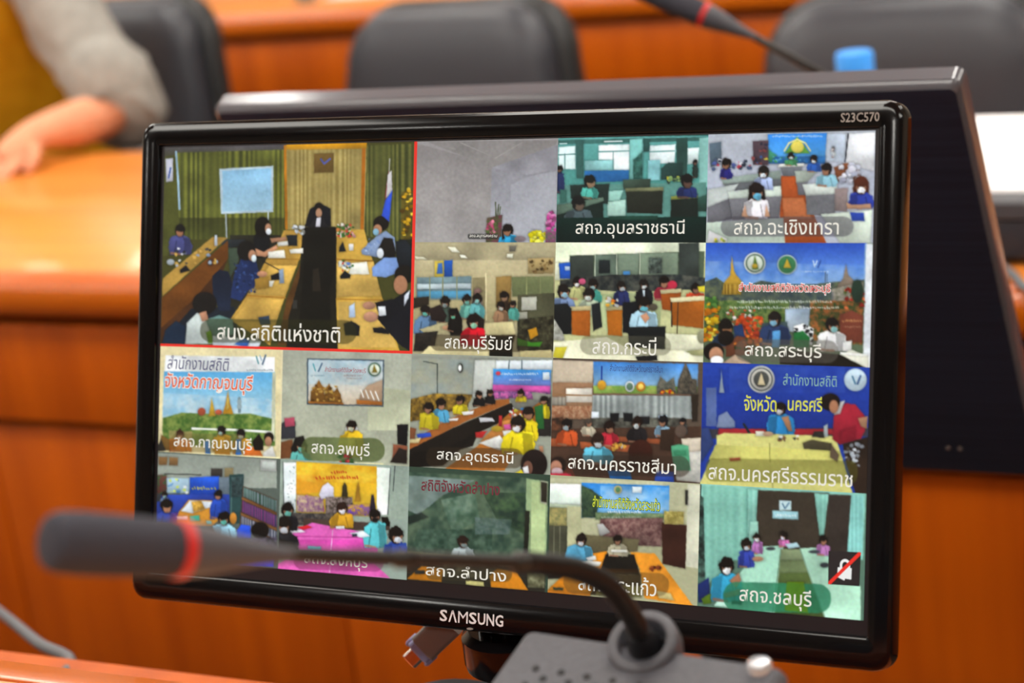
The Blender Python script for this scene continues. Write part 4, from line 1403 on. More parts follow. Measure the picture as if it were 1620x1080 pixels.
# red border of the active speaker's tile, muted badge, thin tile edges: flat parts on the screen
def flat(name, pts, material, z, parent=screen):
    bm = bmesh.new(); bm.faces.new([bm.verts.new(MM @ Vector((x, y, z))) for x, y in pts]); return obj(name, bm, material, parent, smooth=False)
M_red = emis('screen_red', 'e8281c', 1.0); M_wht = emis('screen_white', 'ececea', 1.0); M_blk = emis('screen_black', '1c1618', 1.0)
bx, by = CE[2], RE[2]
bm = bmesh.new()
for a, b in (((bx - .0016, by - .0002), (bx + .0006, PY1)), ((PX0, by - .0002), (bx - .0016, by + .0016))):
    bm.faces.new([bm.verts.new(MM @ Vector((x, y, -0.0026))) for x, y in ((a[0], a[1]), (b[0], a[1]), (b[0], b[1]), (a[0], b[1]))])
obj('tile_border', bm, M_red, screen, smooth=False)
def V6p(x, y): return mon_local(V6[0] + x / V6[2], V6[1] + y / V6[2])
flat('muted_badge', [V6p(536, 764), V6p(662, 770), V6p(656, 902), V6p(534, 894)], M_blk, -0.0026)
flat('badge_padlock', [V6p(x, y) for x, y in ((572, 828), (626, 832), (624, 876), (600, 872), (598, 880), (570, 866))], M_wht, -0.0025)
sh = [(578 + 0, 830)] + [(600 + 20 * math.cos(math.radians(a)), 818 - 22 * math.sin(math.radians(a))) for a in range(180, -1, -20)]
ins = [(600 + 11 * math.cos(math.radians(a)), 820 - 13 * math.sin(math.radians(a))) for a in range(0, 181, 20)]
flat('badge_shackle', [V6p(x, y) for x, y in sh[1:] + [(620, 834), (611, 834)] + ins + [(589, 832), (580, 830)]], M_wht, -0.0025)
flat('badge_slash', [V6p(x, y) for x, y in ((536, 884), (654, 768), (663, 772), (662, 780), (545, 894), (535, 894))], M_red, -0.0024)

M_cream = emis('screen_caption_white', 'eae6da', 1.0)
def col_mat(h, cache={}):
    if h not in cache: cache[h] = emis('screen_print_' + h, h, 1.0)
    return cache[h]
def caption(view, body, x0, x1, y0, y1, col=None, name='caption', bold=0.004, shear=0.0, z=-0.0024):
    ox, oy, s = view; q = lambda x, y: mon_local(ox + x / s, oy + y / s)
    ym = (y0 + y1) / 2; xm = (x0 + x1) / 2
    a, b = q(x0, ym), q(x1, ym); t, u = q(xm, y0), q(xm, y1)
    text_part(name, body, M_cream if col is None else col_mat(col), a[0], b[0], u[1], t[1], z, screen, bold, shear)
caption(V1, 'สนง.สถิติแห่งชาติ', 322, 890, 906, 990)
caption(V2, 'สถจ.สมุทรสงคราม', 284, 408, 486, 502)
caption(V2, 'สถจ.อุบลราชธานี', 762, 1252, 418, 502)
caption(V3, 'สถจ.ฉะเชิงเทรา', 186, 634, 424, 488)
caption(V2, 'สถจ.บุรีรัมย์', 172, 476, 938, 1022)
caption(V2, 'สถจ.กระบี่', 838, 1125, 944, 1026)
caption(V3, 'สถจ.สระบุรี', 232, 560, 950, 1030)
caption(V4, 'สถจ.กาญจนบุรี', 118, 470, 426, 498)
caption(V4, 'สถจ.ลพบุรี', 738, 1000, 450, 528)
caption(V5, 'สถจ.อุดรธานี', 175, 487, 416, 478)
caption(V5, 'สถจ.นครราชสีมา', 710, 1150, 444, 504)
caption(V6, 'สถจ.นครศรีธรรมราช', 70, 630, 436, 502)
caption(V4, 'สถจ.สิงห์บุรี', 705, 990, 946, 1026)
caption(V5, 'สถจ.ลำปาง', 130, 458, 890, 940)
caption(V5, 'สถจ.สระแก้ว', 752, 1070, 926, 1000)
caption(V6, 'สถจ.ชลบุรี', 190, 470, 908, 990)
caption(V3, 'สำนักงานสถิติจังหวัดสระบุรี', 205, 600, 692, 746, 'f4f0ec', 'banner_outline', 0.05, z=-0.0026)
caption(V3, 'สำนักงานสถิติจังหวัดสระบุรี', 207, 598, 696, 742, 'd83028', 'banner_text', 0.012)
caption(V4, 'สำนักงานสถิติ', 90, 368, 66, 128, '3c3c6c', 'banner_text', 0.0, 0.15)
caption(V4, 'จังหวัดกาญจนบุรี', 76, 476, 142, 238, 'f0e8e0', 'banner_outline', 0.05, 0.15, z=-0.0026)
caption(V4, 'จังหวัดกาญจนบุรี', 78, 474, 146, 234, 'e0582c', 'banner_text', 0.01, 0.15)
caption(V4, 'สำนักงานสถิติจังหวัดลพบุรี', 798, 982, 116, 146, 'a02838', 'banner_text', 0.0)
caption(V6, 'สำนักงานสถิติ', 360, 568, 78, 124, '86b0a8', 'banner_text', 0.0)
caption(V6, 'จังหวัด', 208, 334, 160, 222, 'd8d848', 'banner_text', 0.01)
caption(V6, 'นครศรี', 378, 512, 164, 222, 'd8d848', 'banner_text', 0.01)
caption(V5, 'สถิติจังหวัดลำปาง', 112, 432, 540, 592, '6c2430', 'banner_text', 0.02)
caption(V5, 'สำนักงานสถิติจังหวัดสระแก้ว', 808, 1086, 604, 660, '2c5420', 'banner_outline', 0.05, z=-0.0026)
caption(V5, 'สำนักงานสถิติจังหวัดสระแก้ว', 810, 1084, 607, 657, 'd0d838', 'banner_text', 0.01)
caption(V5, 'สำนักงานสถิติจังหวัดนครราชสีมา', 880, 1095, 70, 98, '2c3870', 'banner_text', 0.0)

# ------------------------------------------------------------------ second display, seen from behind
Q = math.radians(25)
BC = Vector((-0.798, 1.6542, 0.9238)); BU = Vector((0, -math.sin(Q), math.cos(Q))); BN = Vector((0, -math.cos(Q), -math.sin(Q)))
BM = Matrix(((1, BU.x, BN.x, BC.x), (0, BU.y, BN.y, BC.y), (0, BU.z, BN.z, BC.z), (0, 0, 0, 1)))
def back_local(x, y):
    r = ray(x, y); n = np.array(BN); o = np.array(BC)
    q = CAM + r * (((o - CAM) @ n) / (r @ n)) - o
    return q[0], float(q @ np.array(BU))
disp = thing('display_monitor', 'large black display seen from behind, leaning over the video call monitor', 'monitor', (BC.x, 1.86, 0))
bw, bh = 0.352, 0.2225
loops = [rrect(bw - 0.002, bh - 0.002, 0.006, -0.024), rrect(bw, bh, 0.007, -0.022), rrect(bw, bh, 0.007, -0.007), rrect(bw - 0.001, bh - 0.002, 0.007, -0.004), rrect(bw - 0.004, bh - 0.006, 0.006, -0.0012)]
obj('edge_frame', transform(loft(bmesh.new(), loops, cap1=False), BM), M_rimb, disp, angle=30)
loops = [rrect(bw - 0.0045, bh - 0.0065, 0.006, -0.012), rrect(bw - 0.004, bh - 0.006, 0.006, -0.0012), rrect(bw - 0.010, bh - 0.022, 0.006, 0.0), rrect(bw - 0.03, bh - 0.04, 0.006, 0.0002)]
obj('back_panel', transform(loft(bmesh.new(), loops), BM), M_brush, disp, angle=30)
obj('screen_face', transform(nbox((-bw + 0.012, -bh + 0.012, -0.0255), (bw - 0.012, bh - 0.012, -0.023)), BM), M_panel, disp, smooth=False)
for sx, sy in ((1500, 708), (1519, 709)):
    lx, ly = back_local(sx, sy)
    obj('screw', transform(lathe(bmesh.new(), [(0.0020, -0.001), (0.0020, 0.0006), (0.0014, 0.0010), (0.0008, 0.0004)], (lx, ly, 0), n=12), BM), M_print2, disp)
pl = BM @ Vector((0, -0.05, -0.03))
bm = bmesh.new(); box(bm, (BC.x - 0.09, pl.y - 0.02, pl.z - 0.06), (BC.x + 0.09, pl.y + 0.045, pl.z + 0.06), 0.004)
obj('mount_bracket', bm, M_dark, disp)
obj('stand_pole', tube(bmesh.new(), [(BC.x, 1.80, 0.01), (BC.x, 1.80, pl.z + 0.05)], 0.025, 20), M_dark, disp)
obj('floor_plate', loft(bmesh.new(), [rrect(0.24, 0.2, 0.04, 0.0, cx=BC.x, cy=1.80), rrect(0.24, 0.2, 0.04, 0.012, cx=BC.x, cy=1.80), rrect(0.235, 0.195, 0.04, 0.016, cx=BC.x, cy=1.80)]), M_dark, disp)

# ------------------------------------------------------------------ gooseneck microphones
def mic_head(parent, tail, ring, tip, r):
    """Conical collar from tail to ring, red ring, then the windscreen to tip."""
    tail, ring, tip = Vector(tail), Vector(ring), Vector(tip)
    ax = (ring - tail); L = ax.length; ax2 = (tip - ring); L2 = ax2.length
    obj('mic_collar', lathe(bmesh.new(), [(r * .26, -0.004), (r * .30, 0), (r * .42, L * .22), (r * .62, L * .48), (r * .84, L * .74), (r * .95, L * .95), (r * .95, L)], tail, ax, 28), M_mic, parent)
    obj('mic_ring', lathe(bmesh.new(), [(r * .9, -r * .2), (r * 1.0, -r * .18), (r * 1.02, r * .16), (r * .9, r * .2)], ring, ax2, 28), M_ring, parent)
    pr = [(r * .93, r * .15), (r * .97, r * .3), (r * 1.0, L2 * .4), (r * 1.03, L2 * .75), (r * 1.0, L2 * .90), (r * .86, L2 * .97), (r * .6, L2 * .995), (r * .25, L2)]
    obj('windscreen', lathe(bmesh.new(), pr, ring, ax2, 28), M_foam, parent)
def goose(parent, flex, rod, rf, rr):
    """Ribbed flexible part, smooth rod, small joint between them."""
    p = curve_pts(flex, 40); rib = []; pts = []
    # resample evenly so the ribs are regular
    acc = 0.0; nxt = 0.0; k = 0
    for a, b in zip(p, p[1:]):
        d = (b - a).length
        while nxt <= acc + d:
            pts.append(a.lerp(b, (nxt - acc) / max(d, 1e-9))); rib.append(rf if k % 2 == 0 else rf * .80); k += 1; nxt += rf * .34
        acc += d
    obj('flexible_neck', tube(bmesh.new(), pts, rib, 16), M_neck, parent, angle=80)
    obj('rod', tube(bmesh.new(), curve_pts(rod, 10), rr, 14), M_neck, parent)

ZT = 1.003                                    # top of the near microphone's base
mic = thing('gooseneck_microphone', 'grey desk microphone with bent gooseneck in front of the video call monitor', 'microphone', tuple(at_z(1018, 1030, ZT).xy) + (ZN,))
A = at_z(834, 991, ZT); B = at_z(1244, 1052, ZT); Ln = (B - A).length
ex = (B - A).normalized(); ey = Vector((0, 0, 1)).cross(ex)          # ey points away
SL = 0.30                                      # the top slopes down towards the speaker
def mb(x, y, z): return A + ex * x + ey * y + Vector((0, 0, z))
D_ = 0.15
def brect(i, z, r=0.012, k=5, drop=0.0):
    lp = rrect(Ln / 2 - i, D_ / 2 - i, r, 0, k, cx=Ln / 2, cy=-D_ / 2)
    return [mb(p.x, p.y, z + drop * p.y) for p in lp]
hz = ZN - ZT
obj('mic_base', loft(bmesh.new(), [brect(0, hz, .004), brect(-0.001, hz + 0.003, .004), brect(-0.001, -0.006, .004, drop=SL), brect(0.0008, -0.002, .004, drop=SL), brect(0.003, 0.0, .004, drop=SL)]), M_base, mic)
bm = bmesh.new()
for j in range(9):
    for i in range(9):
        if (i + j) % 2 == 0:
            yy = -0.026 - j * 0.0056; c = mb(0.020 + i * 0.0072, yy, 0.0002 + SL * yy); lathe(bm, [(0.0020, -0.0008), (0.0020, 0.0002)], c, ey.cross(ex) * -1 + ey * -SL, n=8)
gr = obj('speaker_grille', bm, M_hole, mic, smooth=False); gr['kind'] = 'stuff'
bc = mb(Ln - 0.012, -0.004, -0.002)
obj('talk_button', lathe(bmesh.new(), [(0.0062, -0.001), (0.0062, 0.003), (0.005, 0.0046), (0.002, 0.005)], bc, n=24), mat('silver_button', 'd0d2d8', 0.25, metal=0.7), mic)
SC = at_z(1018, 1036, ZT); SA = (at_d(1000, 985, 0.985) - SC).normalized()
Tc = -Vector(ray(1018, 1012).tolist()).normalized(); Ri = Vector(ROT[:, 0].tolist()); Ui = -Vector(ROT[:, 1].tolist())
SAX = (Tc * .74 + Ui * .58 - Ri * .34).normalized()
SC = at_z(1020, 1022, ZT) - SAX * 0.004
obj('neck_collar', lathe(bmesh.new(), [(0.0165, -0.006), (0.0180, 0.0), (0.0180, 0.007), (0.0174, 0.0088), (0.0162, 0.0096), (0.0128, 0.0090), (0.0118, 0.007), (0.0112, -0.004)], SC, SAX, 40), M_mic, mic, angle=50)
SD = (at_d(1003, 985, .99) - SC).normalized()
obj('neck_socket', lathe(bmesh.new(), [(0.0085, -0.006), (0.0085, 0.006), (0.0066, 0.013), (0.0058, 0.019)], SC, SD, 28), M_dark, mic)
s0 = SC + SD * 0.018
goose(mic, [s0, at_d(1000, 976, .982), at_d(962, 926, .962), at_d(905, 899, .935), at_d(832, 890, .905)],
      [at_d(834, 890, .906), at_d(740, 886, .882), at_d(640, 883, .856), at_d(540, 880, .833), at_d(440, 876, .808)], 0.0054, 0.0032)
j0 = at_d(640, 884, .856)
obj('rod_joint', lathe(bmesh.new(), [(0.003, -0.006), (0.0042, -0.004), (0.0042, 0.004), (0.003, 0.006)], j0, at_d(540, 880, .833) - j0, 16), M_neck, mic)
obj('neck_nut', lathe(bmesh.new(), [(0.0034, -0.007), (0.0050, -0.005), (0.0050, 0.005), (0.0034, 0.007)], at_d(830, 890, .905), at_d(740, 886, .882) - at_d(830, 890, .905), 16), M_neck, mic)
mic_head(mic, at_d(448, 877, .810), at_d(281, 868, .778), at_d(72, 856, .742), 0.0113)

mic2 = thing('gooseneck_microphone', 'dark grey desk microphone with red ring rising behind the leaning black display', 'microphone', (-0.83, 2.38, 0.75))
obj('mic_base', loft(bmesh.new(), [rrect(0.068, 0.06, 0.012, 0.75, cx=-0.83, cy=2.38), rrect(0.07, 0.062, 0.012, 0.755, cx=-0.83, cy=2.38), rrect(0.068, 0.06, 0.012, 0.786, cx=-0.83, cy=2.38), rrect(0.062, 0.054, 0.01, 0.791, cx=-0.83, cy=2.38)]), M_base, mic2)
obj('neck_collar', lathe(bmesh.new(), [(0.018, -0.002), (0.019, 0.008), (0.016, 0.014), (0.008, 0.016)], (-0.82, 2.40, 0.79), n=28), M_mic, mic2)
h0 = at_y(1196, 60, 2.2)
goose(mic2, [(-0.82, 2.40, 0.795), (-0.81, 2.395, 0.86), (-0.77, 2.34, 0.93), (-0.765, 2.26, 0.985)],
      [(-0.765, 2.262, 0.984), at_y(1298, 116, 2.21), at_y(1250, 90, 2.2), h0], 0.0062, 0.0045)
mic_head(mic2, h0 + (at_y(1190, 56, 2.2) - h0) * .5, at_y(1114, 24, 2.19), at_y(1000, -28, 2.18), 0.0150)

# ------------------------------------------------------------------ dangling video plug under the front monitor
pA = at_y(708, 988, 1.125); pB = at_y(660, 1034, 1.115)
plug = thing('video_cable', 'grey video cable plug with bare metal end hanging below the monitor', 'cable', tuple(pB))
ax = (pB - pA).normalized(); view = Vector((pB - Vector(CAM.tolist()))).normalized()
su = ax.cross(view).normalized(); sv = su.cross(ax).normalized()
def oriented(hw_, ht, l0, l1, r, org):
    lps = []
    for l, i in ((l0, .0008), (l0 + .0008, 0), (l1 - .0008, 0), (l1, .0008)):
        lps.append([org + ax * l + su * p.x + sv * p.y for p in rrect(hw_ - i, ht - i, r, 0, 4)])
    return loft(bmesh.new(), lps)
Lp = (pB - pA).length
obj('plug_hood', oriented(0.0105, 0.0066, -0.004, Lp * .80, 0.003, pA), M_hood, plug)
obj('plug_face', oriented(0.0092, 0.0056, Lp * .78, Lp * .97, 0.003, pA), M_blueplug, plug)
obj('plug_shell', oriented(0.0062, 0.0040, Lp * .95, Lp * 1.26, 0.0022, pA), M_chrome, plug)
for s in (-1, 1):
    obj('thumbscrew', lathe(bmesh.new(), [(0.0016, Lp * .7), (0.0021, Lp * .72), (0.0021, Lp * .98), (0.0012, Lp * 1.04)], pA + su * s * 0.0094, ax, 12), M_blueplug, plug)
port = MM @ Vector((-0.02, -0.06, -0.043))
obj('cord', tube(bmesh.new(), curve_pts([pA + ax * .002, pA - ax * .03, pA - ax * .05 + Vector((0.0, 0.045, 0.035)), port + Vector((0, 0.03, 0.02)), port], 8), 0.0036, 10), M_blackcable, plug)

# ------------------------------------------------------------------ loose cables
gc = obj('grey_cable', tube(bmesh.new(), curve_pts([(-1.02, 0.98, 0.764), (-1.06, 1.10, 0.765), at_y(112, 1046, 1.19), at_y(60, 1016, 1.3), at_y(0, 968, 1.5), at_y(-90, 905, 1.85), at_y(-260, 830, 2.1), (-2.9, 2.28, 0.36)], 8), 0.0052, 10), M_cable)
tag(gc, 'grey cable sagging across the gap beside the lower corner of the video call monitor', 'cable')
z_ = 0.7555
e0 = at_z(1586, 420, z_); e1 = at_z(1606, 438, z_)
c2 = obj('grey_cable', tube(bmesh.new(), curve_pts([e0 + (e0 - e1) * .6, e0, e1, e1 + (e1 - e0) * 1.1, Vector((e1.x + .075, 2.2405, 0.738)), Vector((e1.x + .10, 2.2375, 0.70)), Vector((e1.x + .115, 2.245, 0.66))], 8), 0.0052, 10), M_cable)
tag(c2, 'short grey cable lying over the rounded desk edge below the charcoal bag', 'cable')

# ------------------------------------------------------------------ bag and papers, bottle, glass
bag = thing('document_bag', 'charcoal bag lying flat on the desk under white papers', 'bag', (-0.48, 2.54, 0.75))
def rb(hx, hy, r, z): return rrect(hx, hy, r, z, cx=-0.50, cy=2.545)
obj('bag_body', loft(bmesh.new(), [rb(0.225, 0.195, 0.05, 0.7505), rb(0.242, 0.212, 0.055, 0.762), rb(0.248, 0.216, 0.055, 0.785), rb(0.244, 0.214, 0.055, 0.806)]), M_bag, bag)
obj('bag_flap', loft(bmesh.new(), [rb(0.242, 0.212, 0.05, 0.806), rb(0.247, 0.217, 0.05, 0.810), rb(0.247, 0.217, 0.05, 0.828), rb(0.235, 0.205, 0.05, 0.837)]), M_bag2, bag)
obj('bag_handle', tube(bmesh.new(), curve_pts([(-0.55, 2.755, 0.80), (-0.54, 2.80, 0.80), (-0.47, 2.81, 0.80), (-0.40, 2.80, 0.80), (-0.39, 2.755, 0.80)], 6), 0.009, 8), M_bag2, bag)
for k, (dx, dy, rz, dz) in enumerate(((0, 0, 0.0, 0), (0.16, 0.006, 0.03, 0.0022))):
    bm = nbox((-0.15, -0.205, 0), (0.15, 0.205, 0.002), 0.0004, 1)
    nv = [v for v in bm.verts]
    transform(bm, Matrix.Translation((-0.68 + dx, 2.548 + dy, 0.8372 + dz)) @ Matrix.Rotation(rz, 4, 'Z'))
    p = obj('paper_sheet', bm, M_paper, smooth=False)
    tag(p, ('lower white paper sheet partly covered by another on the charcoal bag', 'upper white paper sheet overlapping the other on the charcoal bag')[k], 'paper', 'papers on the bag')
bt = at_y(1352, 97, 2.56); ztop = at_y(1352, 82, 2.56).z
bot = thing('water_bottle', 'water bottle with bright blue cap behind the leaning black display', 'bottle', (bt.x, 2.56, 0.75))
hb = ztop - 0.75
obj('bottle_body', lathe(bmesh.new(), [(0.028, 0.0005), (0.033, 0.006), (0.033, hb - .095), (0.031, hb - .075), (0.024, hb - .045), (0.0205, hb - .034), (0.0205, hb - .012)], (bt.x, 2.56, 0.75), n=32), M_pet, bot)
obj('bottle_cap', lathe(bmesh.new(), [(0.0235, hb - .034), (0.0245, hb - .031), (0.0245, hb - .004), (0.0225, hb)], (bt.x, 2.56, 0.75), n=32), M_blue, bot)
gp = at_z(488, 28, 0.756); gp.y = 4.80; gp = at_y(488, 22, 4.80)
gl = thing('drinking_glass', 'small clear drinking glass on the rear desk row', 'glass', (gp.x, 4.80, 0.755))
obj('glass_body', lathe(bmesh.new(), [(0.026, 0.0), (0.028, 0.002), (0.033, 0.09), (0.0315, 0.09), (0.027, 0.006)], (gp.x, 4.80, 0.755), n=28), M_pet, gl)
obj('water', lathe(bmesh.new(), [(0.0266, 0.007), (0.0295, 0.055)], (gp.x, 4.80, 0.755), n=28), M_pet, gl)
pp = at_z(560, 2, 0.756)
bm = nbox((pp.x - 0.15, 4.86, 0.7552), (pp.x + 0.15, 5.07, 0.757)); q = obj('paper_sheet', bm, M_paper, smooth=False)
tag(q, 'white paper sheet lying on the rear desk row', 'paper')

# ------------------------------------------------------------------ chairs (faces -Y, root on the floor)
def back_outline(hb_, ht_, z0, z1, r, inset, y, k=7):
    """Rounded trapezoid in XZ, leaning back with height, at depth y."""
    hb_, ht_, z0, z1 = hb_ - inset, ht_ - inset, z0 + inset, z1 - inset; r = max(r - inset * .5, .02)
    pts = []
    for sx, sz, a0 in ((1, 1, 0), (-1, 1, 90), (-1, -1, 180), (1, -1, 270)):
        hw_ = ht_ if sz > 0 else hb_; zz = z1 if sz > 0 else z0
        for i in range(k + 1):
            a = math.radians(a0 + 90 * i / k)
            x = sx * (hw_ - r) + r * math.cos(a); z = zz - sz * r + r * math.sin(a)
            z += (0.018 * (1 - (x / .25) ** 2) if sz > 0 else 0)              # crowned top edge
            pts.append(Vector((x, y + 0.20 + (z - 0.5) * 0.16 + 0.28 * x * x * -1, z)))
    return pts
def make_chair(label):
    t = thing('office_chair', label, 'chair', (0, 0, 0), 'black chairs behind the long desk')
    o = lambda hw, ht, inset, y: back_outline(hw, ht, 0.50, 0.925, 0.10, inset, y)
    obj('backrest', loft(bmesh.new(), [o(.262, .225, .03, .075), o(.262, .225, .004, .065), o(.262, .225, 0.0, .045), o(.262, .225, .004, .022), o(.262, .225, .022, .004), o(.262, .225, .055, -.008), o(.262, .225, .10, -.014), o(.262, .225, .16, -.016)]), M_leather, t, angle=70)
    obj('back_shell', loft(bmesh.new(), [o(.275, .24, .02, .135), o(.275, .24, .0, .12), o(.275, .24, -.004, .085), o(.275, .24, .012, .068)]), M_shell, t, angle=60)
    sb = lambda i, z: rrect(.255 - i, .245 - i, .09, z, cy=-0.02)
    obj('seat', loft(bmesh.new(), [sb(.03, .40), sb(.0, .415), sb(.0, .455), sb(.02, .475), sb(.07, .482), sb(.13, .478)]), M_leather, t, angle=70)
    for s in (-1, 1):
        a = obj('armrest', tube(bmesh.new(), curve_pts([(s * .27, -.10, .42), (s * .30, -.16, .52), (s * .30, -.17, .62), (s * .295, -.10, .655), (s * .29, .08, .65), (s * .275, .22, .62)], 6), 0.016, 10), M_shell, t)
        obj('arm_pad', tube(bmesh.new(), [(s * .296, -.15, .662), (s * .296, -.12, .668), (s * .293, .06, .664), (s * .29, .10, .655)], [.018, .024, .024, .018], 12), M_leather, a)
    obj('back_bar', nbox((-.05, .10, .36), (.05, .31, .395), .006), M_shell, t)
    obj('back_post', tube(bmesh.new(), curve_pts([(0, .28, .375), (0, .325, .42), (0, .335, .56), (0, .345, .68)], 5), .022, 10), M_shell, t)
    obj('gas_post', tube(bmesh.new(), [(0, 0, .10), (0, 0, .30), (0, 0, .301), (0, 0, .405)], [.028, .028, .018, .018], 16), M_steel, t)
    for k in range(5):
        a = 2 * PI * k / 5 + .3; c, s = math.cos(a), math.sin(a)
        f = obj('base_foot', tube(bmesh.new(), [(0, 0, .115), (c * .12, s * .12, .105), (c * .29, s * .29, .075)], [.03, .022, .014], 10), M_shell, t)
        obj('castor', lathe(bmesh.new(), [(.010, -.022), (.026, -.02), (.027, 0), (.026, .02), (.010, .022)], (c * .29, s * .29, .0275), (-s, c, 0), 16), M_dark, f)
    return t
ch = make_chair('black leather office chair standing empty behind the leaning black display')
c_mid, c_left, c_right = ch, copy_tree(ch), copy_tree(ch)
for c, (x, y, rz, lab) in zip((c_mid, c_left, c_right), (
        (-1.94, 3.09, -0.06, 'empty black leather office chair between the seated person and the raised microphone'),
        (-2.965, 3.42, -0.05, 'black leather office chair with the seated person in mustard vest'),
        (-0.985, 2.90, 0.04, 'empty black leather office chair behind the blue bottle cap and the papers'))):
    c.location = (x, y, 0); c.rotation_euler = (0, 0, rz); c['label'] = lab

# ------------------------------------------------------------------ seated person (faces the desk, arm resting on its edge)
def skin_mesh(name, verts, edges, radii, root, material, parent, sub=2):
    me = bpy.data.meshes.new('sk'); me.from_pydata([Vector(v) for v in verts], edges, []); me.update()
    o = bpy.data.objects.new('sk', me); COL.objects.link(o)
    o.modifiers.new('s', 'SKIN'); sd = o.modifiers.new('d', 'SUBSURF'); sd.levels = sub; sd.render_levels = sub
    for i, r in enumerate(radii):
        d = me.skin_vertices[0].data[i]; d.radius = (r, r) if not hasattr(r, '__len__') else r; d.use_root = (i == root)
    dg = bpy.context.evaluated_depsgraph_get(); dg.update()
    nm = bpy.data.meshes.new_from_object(o.evaluated_get(dg)); bpy.data.objects.remove(o); bpy.data.meshes.remove(me)
    bm = bmesh.new(); bm.from_mesh(nm); bpy.data.meshes.remove(nm)
    return obj(name, bm, material, parent, angle=180)
PX = -3.0
per = thing('person', 'seated person in mustard vest and grey sleeves, forearm resting on the desk', 'person', (PX, 3.40, 0.0))
SH, EL, WR = Vector((-2.80, 3.29, 1.115)), Vector((-2.535, 3.15, 0.803)), Vector((-2.600, 2.97, 0.806))
SH2, EL2, WR2 = Vector((PX - .175, 3.31, 1.115)), Vector((PX - .27, 3.19, 0.86)), Vector((PX - .05, 3.02, 0.80))
V = []; Ed = []; Rr = []
def av(p, r, link_=None):
    V.append(tuple(p)); Rr.append(r)
    if link_ is not None: Ed.append((link_, len(V) - 1))
    return len(V) - 1
pel = av((PX, 3.46, .53), (.15, .12)); wa = av((PX, 3.43, .72), (.135, .11), pel); ches = av((PX, 3.38, .95), (.155, .115), wa)
nb_ = av((PX, 3.35, 1.12), .075, ches); nk = av((PX, 3.335, 1.20), .055, nb_); hd = av((PX, 3.315, 1.30), (.072, .085), nk); cr = av((PX, 3.325, 1.385), (.07, .082), hd); av((PX, 3.33, 1.44), .045, cr)
def arm(sh, el, wr, tipdir, side):
    a = av(sh, .058, nb_); a2 = av(sh.lerp(el, .5), .047, a); b = av(el, .047, a2); b2 = av(el.lerp(wr, .4), .052, b); c = av(wr, (.032, .026), b2)
    d = Vector(tipdir).normalized(); sdv = d.cross(Vector((0, 0, 1))).normalized() * side
    palm = av(wr + d * .05 + Vector((0, 0, -.005)), (.040, .020), c); kn = av(wr + d * .085 + Vector((0, 0, -.012)), (.040, .016), palm)
    return wr + d * .085 + Vector((0, 0, -.012)), d, sdv, palm
k1, d1, s1, _ = arm(SH, EL, WR, (-.10, -.75, -.30), 1)
k2, d2, s2, _ = arm(SH2, EL2, WR2, (.35, -.7, -.2), -1)
for s in (-1, 1):
    hp = av((PX + s * .09, 3.42, .53), .095, pel); kn_ = av((PX + s * .13, 3.02, .52), .065, hp); av((PX + s * .13, 3.05, .28), .055, kn_); an = av((PX + s * .13, 3.08, .09), .042, len(V) - 1); av((PX + s * .14, 2.96, .045), .035, an)
body = skin_mesh('body', V, Ed, Rr, pel, M_skin, per)
# fingers and thumbs, rooted in the palm
def fingers(k, d, s):
    for i, (off, ln) in enumerate(((-.030, .068), (-.010, .076), (.010, .072), (.029, .058))):
        p0 = k + s * off - d * .02; p1 = k + s * off * 1.1 + d * ln * .45 + Vector((0, 0, .004)); p2 = p1 + d * ln * .35 + Vector((0, 0, -.012)); p3 = p2 + d * ln * .22 + Vector((0, 0, -.012))
        obj('finger', tube(bmesh.new(), curve_pts([p0, p1, p2, p3], 4), [.0098] * 5 + [.009] * 4 + [.0085, .008, .0072, .004], 10), M_skin, per, angle=180)
    t0 = k - d * .06 - s * .028; obj('thumb', tube(bmesh.new(), curve_pts([t0, t0 + d * .03 - s * .022, t0 + d * .062 - s * .030 + Vector((0, 0, -.01))], 5), [.012] * 5 + [.011] * 3 + [.0095, .008, .004], 10), M_skin, per, angle=180)
fingers(k1, d1, s1); fingers(k2, d2, s2)
# face and hair
fc = Vector((PX, 3.325, 1.33))
obj('hair', lathe(bmesh.new(), [(.02, .118), (.06, .108), (.09, .075), (.099, .02), (.094, -.04), (.08, -.075)], fc + Vector((0, .028, .02)), (0, .35, 1), 28), M_hair, per)
obj('nose', lathe(bmesh.new(), [(.016, -.02), (.015, 0), (.009, .022), (.004, .034)], fc + Vector((0, -.088, -.008)), (0, .25, 1), 12), M_skin, per)
obj('mouth', tube(bmesh.new(), [fc + Vector((x, -.084 + abs(x) * .25, -.052)) for x in (-.022, -.01, 0, .01, .022)], [.002, .005, .0055, .005, .002], 8), mat('lips', 'b06058', .5), per)
for s in (-1, 1):
    obj('eye', lathe(bmesh.new(), [(.004, -.008), (.011, -.003), (.011, .003), (.004, .008)], fc + Vector((s * .03, -.076, .018)), (0, -1, 0), 16), M_hair, per)
    obj('ear', lathe(bmesh.new(), [(.012, -.008), (.026, -.004), (.024, .005), (.012, .006)], fc + Vector((s * .083, .012, 0)), (s, .2, 0), 14), M_skin, per)
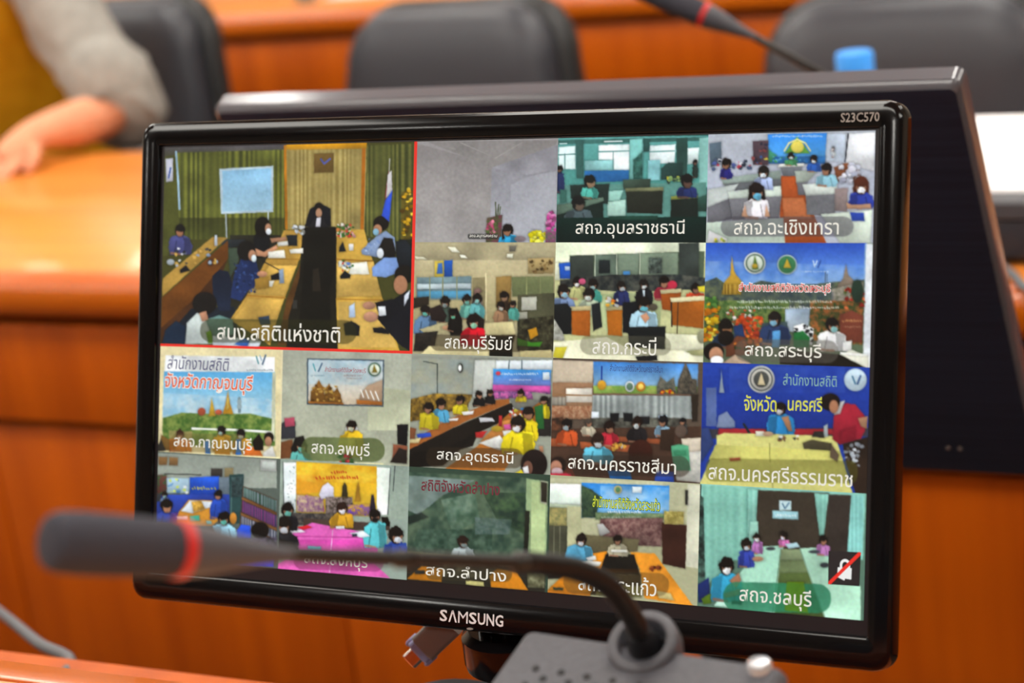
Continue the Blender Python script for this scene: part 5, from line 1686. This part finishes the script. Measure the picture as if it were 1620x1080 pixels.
# clothing
def ring(c, rx, ry, n=28): return [Vector((c[0] + rx * math.cos(2 * PI * i / n), c[1] + ry * math.sin(2 * PI * i / n), c[2])) for i in range(n)]
obj('vest', loft(bmesh.new(), [ring((PX, 3.46, .50), .16, .15), ring((PX, 3.455, .56), .165, .15), ring((PX, 3.43, .72), .168, .145), ring((PX, 3.39, .92), .182, .15), ring((PX, 3.365, 1.04), .175, .135), ring((PX, 3.355, 1.115), .145, .11), ring((PX, 3.345, 1.155), .085, .08)], cap0=False, cap1=False), M_must, per)
obj('shirt_yoke', loft(bmesh.new(), [ring((PX, 3.375, .97), .172, .128), ring((PX, 3.36, 1.06), .205, .118), ring((PX, 3.345, 1.125), .200, .095), ring((PX, 3.343, 1.165), .135, .085), ring((PX, 3.342, 1.19), .074, .072)], cap0=False, cap1=False), M_sleeve, per)
obj('collar', loft(bmesh.new(), [ring((PX, 3.345, 1.145), .082, .078), ring((PX, 3.34, 1.19), .066, .066), ring((PX, 3.34, 1.19), .060, .060), ring((PX, 3.345, 1.14), .072, .070)], cap0=False, cap1=False), M_sleeve, per)
def sleeve(sh, el, wr, s):
    c = curve_pts([sh + Vector((-s * .05, .03, .02)), sh, sh.lerp(el, .35), sh.lerp(el, .7), el + Vector((s * -.03, .02, .06)), el + Vector((s * .0, .01, .01)), el + Vector((s * .012, -.02, -.012))], 4)
    n = len(c); prof_ = [.05, .078, .078, .074, .082, .084, .074]
    rad = [prof_[min(i // 4, 5)] + (prof_[min(i // 4 + 1, 6)] - prof_[min(i // 4, 5)]) * (i % 4) / 4 for i in range(n)]; rad[-1] = prof_[-1]
    bm = tube(bmesh.new(), c, rad, 24)
    for v in bm.verts:                                             # folds
        v.co += Vector((1, .4, .3)) * (.005 * math.sin(v.co.z * 85 + v.co.x * 60) + .004 * math.sin(v.co.x * 130 - v.co.y * 70))
    obj('sleeve', bm, M_sleeve, per, angle=80)
sleeve(SH, EL, WR, 1); sleeve(SH2, EL2, WR2, -1)
for s in (-1, 1):
    obj('trouser_leg', tube(bmesh.new(), curve_pts([(PX + s * .085, 3.47, .535), (PX + s * .11, 3.22, .535), (PX + s * .13, 3.02, .515), (PX + s * .13, 3.04, .28), (PX + s * .13, 3.075, .10)], 5), [.115] * 6 + [.10] * 4 + [.085] * 4 + [.078] * 4 + [.068] * 3, 18), M_trou, per)
    obj('shoe', loft(bmesh.new(), [[Vector((PX + s * .14 + p.x, 2.99 + p.y, z)) for p in rrect(hw_, hl, min(hw_, hl) * .9, 0)] for hw_, hl, z in ((.042, .125, .0), (.046, .13, .012), (.044, .125, .04), (.036, .09, .075))]), M_dark, per)
# device under the hand
ph = tag(obj('mobile_phone', nbox((-2.70, 2.86, .7502), (-2.635, 2.99, .760), .003), M_dark), 'black phone on the desk under the seated person\'s hand', 'phone')
